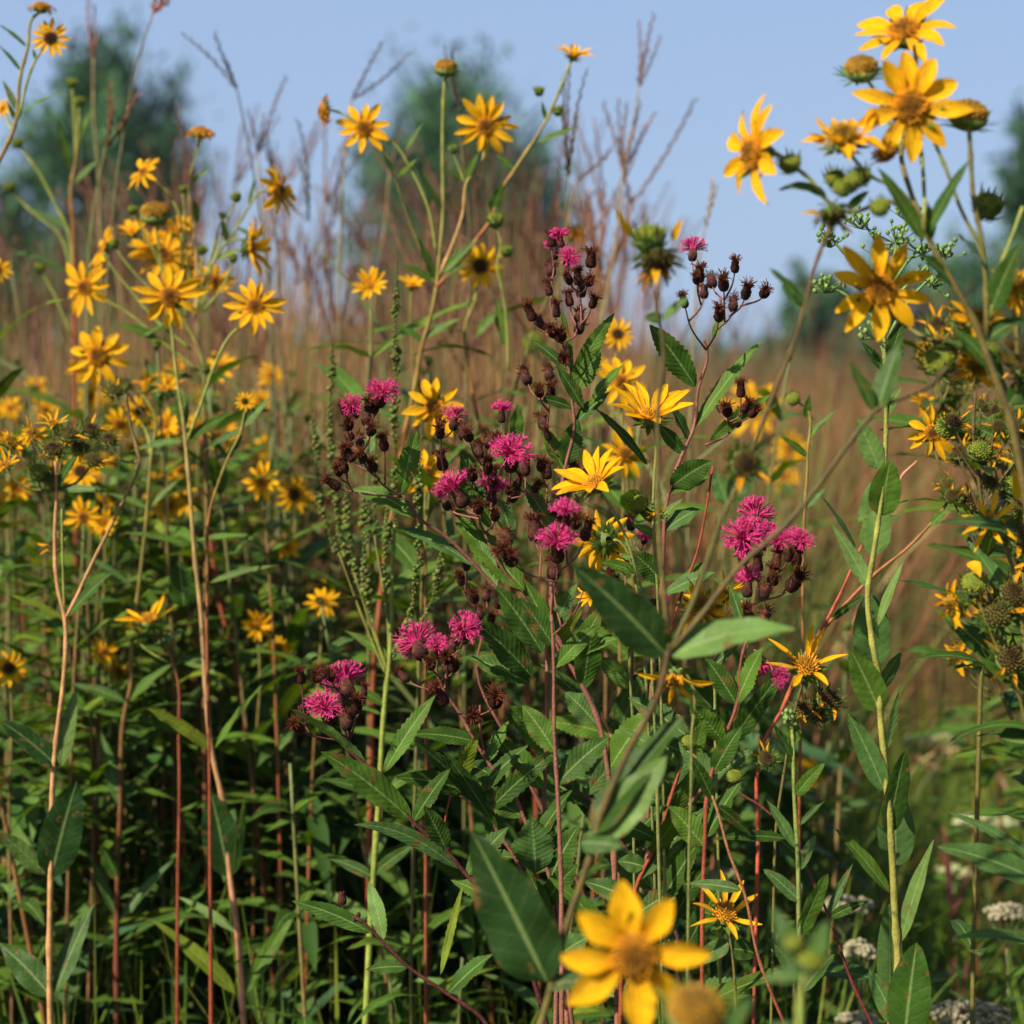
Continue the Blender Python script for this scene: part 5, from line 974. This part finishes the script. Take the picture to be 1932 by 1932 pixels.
# ------------------------------------------------------------------ the grass mass and ground cover
def blades(name, n, dlo, dhi, ulo, uhi, hfun, cfun, wid, mat, label, power=1.6, lean=.25, rows=5):
    d = dlo + (dhi - dlo) * NR.random(n) ** power; u = NR.uniform(ulo, uhi, n); x = (u - 966) * d / F
    h = hfun(u, d, n); w = wid * (NR.uniform(.6, 1.4, n)) * (.75 + d * .10)
    az = NR.uniform(0, 2 * np.pi, n); le = NR.normal(0, lean, n) * h; dx, dy = np.cos(az) * le, np.sin(az) * le
    fa = NR.uniform(0, 2 * np.pi, n); sx, sy = np.cos(fa), np.sin(fa) * .6
    c0, c1 = cfun(u, d, n)
    V = np.zeros((n, rows, 2, 3)); C = np.zeros((n, rows, 2, 3))
    for i in range(rows):
        t = i / (rows - 1); ww = w * (1 - t ** 2.2) * .5 + .0002
        for j, s in ((0, -1), (1, 1)):
            V[:, i, j, 0] = x + dx * t ** 1.8 + sx * ww * s; V[:, i, j, 1] = d + dy * t ** 1.8 + sy * ww * s; V[:, i, j, 2] = h * t * (1 - .12 * np.abs(le / h) * t)
            C[:, i, j] = c0 * (1 - t ** 1.2) + c1 * t ** 1.2
    base = (np.arange(n) * rows * 2)[:, None]; Q = []
    for i in range(rows - 1): Q.append(np.stack([base[:, 0] + i * 2, base[:, 0] + i * 2 + 1, base[:, 0] + i * 2 + 3, base[:, 0] + i * 2 + 2], 1))
    me = np_mesh(name, V.reshape(-1, 3), np.concatenate(Q), C.reshape(-1, 3), mat)
    o = obj(name, me); o['label'] = label; o['category'] = 'grass'; o['kind'] = 'stuff'; return o
def pick(pal, n, jitter=.3):
    pal = np.array(pal); c = pal[NR.integers(0, len(pal), n)]; return c * NR.uniform(1 - jitter, 1 + jitter, (n, 1))
greens = [(.034, .07, .010), (.05, .098, .013), (.07, .12, .02), (.038, .08, .022), (.10, .13, .02)]
rusts = [(.23, .078, .034), (.27, .11, .045), (.19, .062, .036), (.25, .18, .075), (.14, .09, .035), (.12, .13, .035), (.085, .11, .028), (.10, .13, .03)]
def htall(u, d, n):
    cap = 1.25 + (730 - (np.where(u < 1180, 470 + 60 * np.sin(u * .013), 640 + 30 * np.sin(u * .02)))) * d / F
    left = np.clip((1500 - u) / 200, 0, 1)
    h = np.minimum(cap, 1.5) * (.52 + .48 * NR.random(n) ** 1.5)
    return np.where((u > 1450) & (d < 5.2), h * .25 + .12, np.clip(h, .3, 1.55))
def ctall(u, d, n):
    ci = (np.floor(u / 28 + 3 * np.sin(d * 5)) * 7 + np.floor(d / .28) * 13).astype(int) % 97; rel = np.random.default_rng(3).random(97)[ci][:, None]; br = np.random.default_rng(4).uniform(.55, 1.35, 97)[ci][:, None]
    gr = pick(greens, n) * 1.2; ru = pick(rusts, n) * 1.12
    return (gr * .7 + ru * .3) * br, np.where(rel > .27, ru * 1.12, gr * 1.3) * br
blades('prairie_grass', 30000, 2.7, 9.0, -150, 2080, htall, ctall, .0058, M_GRASS, 'mass of thin rusty brown prairie grass filling the middle distance behind the flowers', 1.3)
def hrus(u, d, n):
    top = np.where(u < 1180, NR.triangular(270, 650, 820, n) + 60 * np.sin(u * .011 + .6), NR.triangular(600, 700, 800, n))
    return np.clip(H + (730 - top) * d / F, .5, 1.75)
rus2 = [(.28, .088, .042), (.30, .13, .06), (.22, .068, .042), (.30, .20, .09), (.24, .085, .045), (.11, .14, .03), (.19, .06, .05), (.09, .12, .03)]
def crus(u, d, n):
    br = np.random.default_rng(8).uniform(.5, 1.3, 89)[((np.floor(u / 22) * 5 + np.floor(d / .35) * 11).astype(int)) % 89][:, None]
    return (pick(greens, n) * .55 + pick(rus2, n) * .45) * br, pick(rus2, n) * br
blades('russet_grass', 5200, 2.6, 6.0, -150, 1300, hrus, crus, .0034, M_GRASS, 'thick wall of thin russet grass stems rising to the sky behind the left and centre flowers', 1.2, .07)
blades('russet_grass', 5200, 4.6, 10.0, 1150, 2080, hrus, crus, .0034, M_GRASS, 'russet grass hiding the far field behind the right hand plants', 1.2, .07)
def hfar(u, d, n): return NR.uniform(.7, 1.12, n)
blades('far_prairie_grass', 22000, 8.5, 48.0, -300, 2240, hfar, lambda u, d, n: (pick(rusts, n) * .7 + pick(greens, n) * .3, pick(rusts, n)), .010, M_GRASS, 'far brown prairie grass reaching back to the trees', 1.5, .2, 4)
def hlow(u, d, n): return np.where(u > 1480, NR.uniform(.15, .62, n), NR.uniform(.25, .82, n))
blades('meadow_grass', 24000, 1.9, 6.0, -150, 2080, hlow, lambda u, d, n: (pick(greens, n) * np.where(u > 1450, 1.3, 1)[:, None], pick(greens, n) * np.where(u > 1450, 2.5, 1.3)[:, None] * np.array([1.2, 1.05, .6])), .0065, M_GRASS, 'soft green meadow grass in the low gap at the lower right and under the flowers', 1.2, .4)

# low broad leaves that close the ground under the flowers
def ground_leaves(name, n, dlo, dhi, ulo, uhi, zlo, zhi, label, pal, size):
    d = NR.uniform(dlo, dhi, n); u = NR.uniform(ulo, uhi, n); x = (u - 966) * d / F; z = NR.uniform(zlo, zhi, n)
    ln = NR.uniform(.6, 1.3, n) * size; az = NR.uniform(0, 6.28, n); dip = NR.uniform(-.7, .5, n); wd = ln * NR.uniform(.075, .15, n)
    a = np.stack([np.cos(az) * np.cos(dip), np.sin(az) * np.cos(dip), np.sin(dip)], 1); s = np.stack([-np.sin(az), np.cos(az), NR.uniform(-.4, .4, n)], 1)
    V = np.zeros((n, 5, 3, 3)); p0 = np.stack([x, d, z], 1)
    for i, (t, k) in enumerate(((0, .12), (.25, .85), (.5, 1), (.78, .6), (1, .03))):
        c = p0 + a * (ln * t)[:, None]; c[:, 2] -= .35 * ln * t * t
        for j, q in enumerate((-1, 0, 1)):
            V[:, i, j] = c + s * (wd * k * q)[:, None]; V[:, i, j, 2] += abs(q) * wd * k * .35
    base = np.arange(n) * 15; Q = []
    for i in range(4):
        for j in range(2): Q.append(np.stack([base + i * 3 + j, base + i * 3 + j + 1, base + i * 3 + j + 4, base + i * 3 + j + 3], 1))
    C = np.repeat(pick(pal, n, .25), 15, 0)
    o = obj(name, np_mesh(name, V.reshape(-1, 3), np.concatenate(Q), C, M_GRASS)); o['label'] = label; o['category'] = 'undergrowth'; o['kind'] = 'stuff'
ground_leaves('undergrowth', 11000, 1.75, 4.5, -150, 1560, .08, .62, 'dense shaded green undergrowth of narrow leaves along the bottom of the picture', [(.026, .066, .010), (.042, .09, .014), (.055, .105, .018), (.03, .07, .024)], .085)
ground_leaves('leafy_undergrowth', 5500, 2.0, 3.8, -150, 1480, .40, .86, 'tangle of narrow green leaves between the stems in the lower left and centre', [(.026, .066, .010), (.042, .09, .014), (.06, .115, .018), (.034, .08, .03)], .095)
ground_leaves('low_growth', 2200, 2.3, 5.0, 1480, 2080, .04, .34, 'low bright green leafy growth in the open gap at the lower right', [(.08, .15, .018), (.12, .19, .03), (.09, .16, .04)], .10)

# arching dry grass and branching red weeds in the right hand gap
p = Plant('arching_grass', 'pale dry grass stalk arching over the sunny green gap at right', 'grass', 1700, 2.9)
p.stem([(1905, 1500), (1870, 1440), (1820, 1415), (1770, 1420), (1728, 1445), (1705, 1500), (1700, 1700)], 3.5, 3, (.36, .22, .12), (.2, .2, .06), True, 'culm'); mb = MB()
for i in range(14):
    t = i / 13; a = P(lerp(1728, 1880, t), 1440 - 28 * math.sin(t * 3.0), 2.9); raceme(mb, a, a + Vector((R.uniform(-.01, .03), R.uniform(-.02, .02), R.uniform(-.025, .012))), .003, (.36, .2, .12))
obj('seed_head', mb.mesh('seed_head', M_GRASS, p.root.location), p.root)
for lab, u, d, pts in [('purple red forking weed stem in the low green gap below the flat white heads', 1795, 2.5, [[(1768, 1580), (1785, 1640), (1795, 1720)], [(1780, 1560), (1792, 1650), (1796, 1720)], [(1845, 1600), (1820, 1670), (1798, 1725)], [(1796, 1715), (1800, 1800), (1805, 1900)]]),
                       ('short dark red weed stem low at the right beside the pink blade', 1815, 2.2, [[(1790, 1790), (1800, 1850), (1812, 1890)], [(1830, 1780), (1822, 1840), (1815, 1890)]])]:
    p = Plant('red_weed', lab, 'weed', u, d)
    for i, q in enumerate(pts): w = p.stem(q, 2.2, 3.6, (.22, .05, .05), (.16, .04, .04), i == len(pts) - 1)
    for i in range(10): a = R.choice(pts)[0]; p.leaf(a[0] + R.uniform(-8, 8), a[1] + R.uniform(0, 50), a[0] + R.uniform(-45, 45), a[1] + R.uniform(-40, 20), 9, R.choice('my'), own=False)
    p.done()

# ================================================================== GROUND, TREES, SKY
def struct(name, me, loc=None):
    o = obj(name, me, None, loc); o['kind'] = 'structure'; return o
m, nt, N, Lk = nodes('soil')
out = N('ShaderNodeOutputMaterial'); pr = N('ShaderNodeBsdfPrincipled'); tc = N('ShaderNodeTexCoord')
n1 = N('ShaderNodeTexNoise'); n1.inputs['Scale'].default_value = 3; n1.inputs['Detail'].default_value = 8
rp = N('ShaderNodeValToRGB'); e = rp.color_ramp.elements; e[0].position = .35; e[0].color = (.035, .028, .014, 1); e[1].position = .65; e[1].color = (.055, .075, .02, 1)
bp = N('ShaderNodeBump'); bp.inputs['Strength'].default_value = .8; bp.inputs['Distance'].default_value = .03
Lk(tc.outputs['Object'], n1.inputs['Vector']); Lk(n1.outputs['Fac'], rp.inputs[0]); Lk(rp.outputs[0], pr.inputs['Base Color']); Lk(n1.outputs['Fac'], bp.inputs['Height']); Lk(bp.outputs[0], pr.inputs['Normal']); pr.inputs['Roughness'].default_value = .95; Lk(pr.outputs[0], out.inputs[0])
me = bpy.data.meshes.new('ground'); S = 1500
me.from_pydata([(-S, -S, 0), (S, -S, 0), (S, S, 0), (-S, S, 0)], [], [(0, 1, 2, 3)]); me.materials.append(m); struct('ground', me)

def tree(label, u, d, vtop, wid, seed, n=9000, plume=1.0, pal=((.048, .118, .050), (.066, .145, .060), (.034, .085, .040)), size=.11, hw=None, vbase=None, prof=None, clumps=46):
    rs = np.random.default_rng(seed); base = P(u, V0, d); base.z = 0; ht = P(u, vtop, d).z; half = wid * d / F / 2
    t = thing('tree', label, 'tree', base, None)
    mb = MB(); rr = random.Random(seed); trunk_top = ht * .62
    pts = smooth([Vector((0, 0, -.05)), Vector((rr.uniform(-.1, .1), 0, trunk_top * .4)), Vector((rr.uniform(-.2, .2), rr.uniform(-.2, .2), trunk_top)), Vector((rr.uniform(-.2, .2), 0, ht * .9))], 5)
    tube(mb, [Vector(x) for x in pts], [lerp(.024 * ht, .004 * ht, i / (len(pts) - 1)) for i in range(len(pts))], (.07, .055, .04), 8)
    ctr = []
    for i in range(clumps):
        q = (i + .5) / clumps; z = ht * (.10 + .86 * q ** .9); k = math.sin(math.pi * min(1, .14 + .86 * (1 - q) ** .75)) ** .7 if prof is None else prof(q)
        a = rr.uniform(0, 6.28); r = half * k * rr.uniform(.05, 1) ** .5; c = Vector((math.cos(a) * r, math.sin(a) * r, z * rr.uniform(.93, 1.02))); ctr.append(c)
        s = Vector(pts[min(len(pts) - 2, int(q * .8 * len(pts)))]); tube(mb, smooth([s, (s + c) / 2 + Vector((0, 0, .05 * ht)), c], 3), [.007 * ht, .006 * ht, .005 * ht, .004 * ht, .003 * ht, .002 * ht, .0015 * ht][:7], (.06, .05, .035), 5)
    tr = obj('trunk', mb.mesh('trunk', M_BARK), t)
    per = n // clumps; VV, CC = [], []
    for c in ctr:
        o = np.array(c); out_ = np.array([c.x, c.y, 0]); out_ = out_ / (np.linalg.norm(out_) + 1e-6); ax = out_ * .35 + np.array([0, 0, 1.0 * plume]); ax /= np.linalg.norm(ax)
        ln = half * rr.uniform(.35, .75); p = o + rs.normal(0, half * .13, (per, 3)) + ax * (rs.beta(1.3, 2.2, per)[:, None] - .35) * ln * 1.5
        col = np.array(pal[rr.randrange(len(pal))]) * rr.uniform(.75, 1.3)
        s = size * rs.uniform(.5, 1.3, per); a = rs.normal(0, 1, (per, 3)) + ax * 1.5; a /= np.linalg.norm(a, axis=1)[:, None]; b = np.cross(a, rs.normal(0, 1, (per, 3))); b /= np.linalg.norm(b, axis=1)[:, None]
        VV.append(np.stack([p - a * s[:, None], p + b * (s * .34)[:, None], p + a * s[:, None], p - b * (s * .34)[:, None]], 1)); CC.append(np.repeat(col[None] * rs.uniform(.8, 1.2, (per, 1)), 4, 0))
    V = np.concatenate(VV).reshape(-1, 3); V[:, 2] = np.maximum(V[:, 2], .02); Q = np.arange(len(V)).reshape(-1, 4)
    obj('crown', np_mesh('crown', V, Q, np.concatenate(CC), M_TREE), t)
rnd = lambda q: math.sqrt(max(.04, 1 - abs(2 * q - .95) ** 2.6))
up_ = lambda q: max(.18, min(1, 1.25 * (1 - q) ** .55)) * (.8 + .2 * q)
tree('tall feathery dark green tree standing behind the left flowers', 200, 30, 100, 330, 3, 22000, 1.1, prof=rnd, clumps=95)
tree('feathery dark green tree with a pointed top behind the centre flowers', 862, 32, 165, 390, 8, 22000, 1.0, prof=rnd, clumps=95)
tree('tall dark tree cut off by the right edge', 1965, 26, 215, 250, 4, 10000, 1.0, prof=up_)
tree('rounded dark tree hidden behind the right hand flower group', 1760, 36, 480, 300, 5, 9000, .7)
tree('small blurred dark tree standing by itself right of the open sky', 1545, 42, 510, 120, 6, 6000, 1.2, size=.13)
tree('low bushy tree right of the small blurred one', 1650, 44, 590, 180, 9, 5000, .6, size=.14)
tree('low bushy tree left of the left feathery tree at the edge', -20, 30, 330, 260, 12, 6000, .8)
tree('broad low tree filling the gap right of the left feathery tree', 400, 46, 560, 200, 13, 5000, .6, size=.15)
for i, (u, vt, w, lab) in enumerate([(560, 655, 170, 'far hazy bush on the skyline left of the green spikes'), (640, 610, 120, 'far hazy round bush on the skyline behind the small left of centre sunflower'), (1080, 600, 150, 'far hazy bush on the skyline right of the centre tree'), (1230, 668, 170, 'far hazy low bush on the skyline under the open sky'), (1380, 655, 190, 'far hazy low bush on the skyline behind the right ironweed'), (1480, 668, 130, 'far hazy low bush between the right ironweed and the small tree'), (1150, 660, 120, 'far hazy low bush on the skyline behind the brown heads')]):
    tree(lab, u, 75, vt, w, 30 + i, 3500, .5, size=.22, clumps=26)

# air
HAZE = 0.0005
if HAZE:
    mb = MB(); x0, x1, y0, y1, z0, z1 = -60, 60, -6, 110, -1, 11
    for x in (x0, x1):
        for y in (y0, y1):
            for z in (z0, z1): mb.add((x, y, z), (1, 1, 1))
    mb.f = [(0, 1, 3, 2), (4, 6, 7, 5), (0, 4, 5, 1), (2, 3, 7, 6), (0, 2, 6, 4), (1, 5, 7, 3)]
    m, nt, N, Lk = nodes('air'); out = N('ShaderNodeOutputMaterial'); vo = N('ShaderNodeVolumePrincipled'); vo.inputs['Density'].default_value = HAZE; vo.inputs['Color'].default_value = (.62, .76, .98, 1); vo.inputs['Anisotropy'].default_value = .2
    Lk(vo.outputs[0], out.inputs['Volume']); o = obj('haze', mb.mesh('haze', m)); o['kind'] = 'stuff'; o['label'] = 'thin bluish summer haze over the far trees'; o['category'] = 'haze'

sun_dir = Vector((-.62, -.56, .74)).normalized()
wd = bpy.data.worlds.new('World'); sc.world = wd; wd.use_nodes = True; nt = wd.node_tree; nt.nodes.clear(); N = nt.nodes.new
ow = N('ShaderNodeOutputWorld'); bg = N('ShaderNodeBackground'); sk = N('ShaderNodeTexSky'); sk.sky_type = 'NISHITA'; sk.sun_disc = False
sk.sun_elevation = math.asin(sun_dir.z); sk.sun_rotation = math.atan2(sun_dir.x, sun_dir.y); sk.altitude = 0; sk.air_density = 1.0; sk.dust_density = 1.2; sk.ozone_density = 2.5
bg.inputs['Strength'].default_value = .075
tc = N('ShaderNodeTexCoord'); sx = N('ShaderNodeSeparateXYZ'); mr = N('ShaderNodeMapRange'); mx = N('ShaderNodeMix'); mx.data_type = 'RGBA'
mr.inputs['From Min'].default_value = .19; mr.inputs['From Max'].default_value = .36; mr.inputs['To Min'].default_value = .82; mr.inputs['To Max'].default_value = 0
mx.inputs['B'].default_value = (2.36, 3.26, 4.95, 1)                     # thin summer haze low in the sky
nt.links.new(tc.outputs['Generated'], sx.inputs[0]); nt.links.new(sx.outputs['Z'], mr.inputs['Value']); nt.links.new(mr.outputs[0], mx.inputs['Factor']); nt.links.new(sk.outputs[0], mx.inputs['A'])
nt.links.new(mx.outputs['Result'], bg.inputs[0]); nt.links.new(bg.outputs[0], ow.inputs[0])
ld = bpy.data.lights.new('sun', 'SUN'); ld.energy = 5.0; ld.angle = math.radians(.6); ld.color = (1, .90, .72)
lo = bpy.data.objects.new('sun', ld); COL.objects.link(lo); lo.rotation_mode = 'QUATERNION'; lo.rotation_quaternion = (-sun_dir).to_track_quat('-Z', 'Y'); lo.location = sun_dir * 30

cd = bpy.data.cameras.new('camera'); cam = bpy.data.objects.new('camera', cd); COL.objects.link(cam); sc.camera = cam
cam.location = (0, 0, H); cam.rotation_euler = (math.pi / 2, 0, 0); cd.lens = 72; cd.sensor_width = 36; cd.shift_y = (V0 - 966) / 1932; cd.clip_end = 5000; cd.clip_start = .05
cd.dof.use_dof = True; cd.dof.focus_distance = 1.48; cd.dof.aperture_fstop = 6.2
sc.view_settings.view_transform = 'Standard'; sc.view_settings.look = 'None'; sc.view_settings.gamma = 1; sc.view_settings.exposure = 1.03
sc.cycles.max_bounces = 8; sc.cycles.diffuse_bounces = 3; sc.cycles.glossy_bounces = 2; sc.cycles.transmission_bounces = 4; sc.cycles.volume_bounces = 0; sc.cycles.use_denoising = True
try: sc.cycles.denoiser = 'OPENIMAGEDENOISE'
except Exception: pass
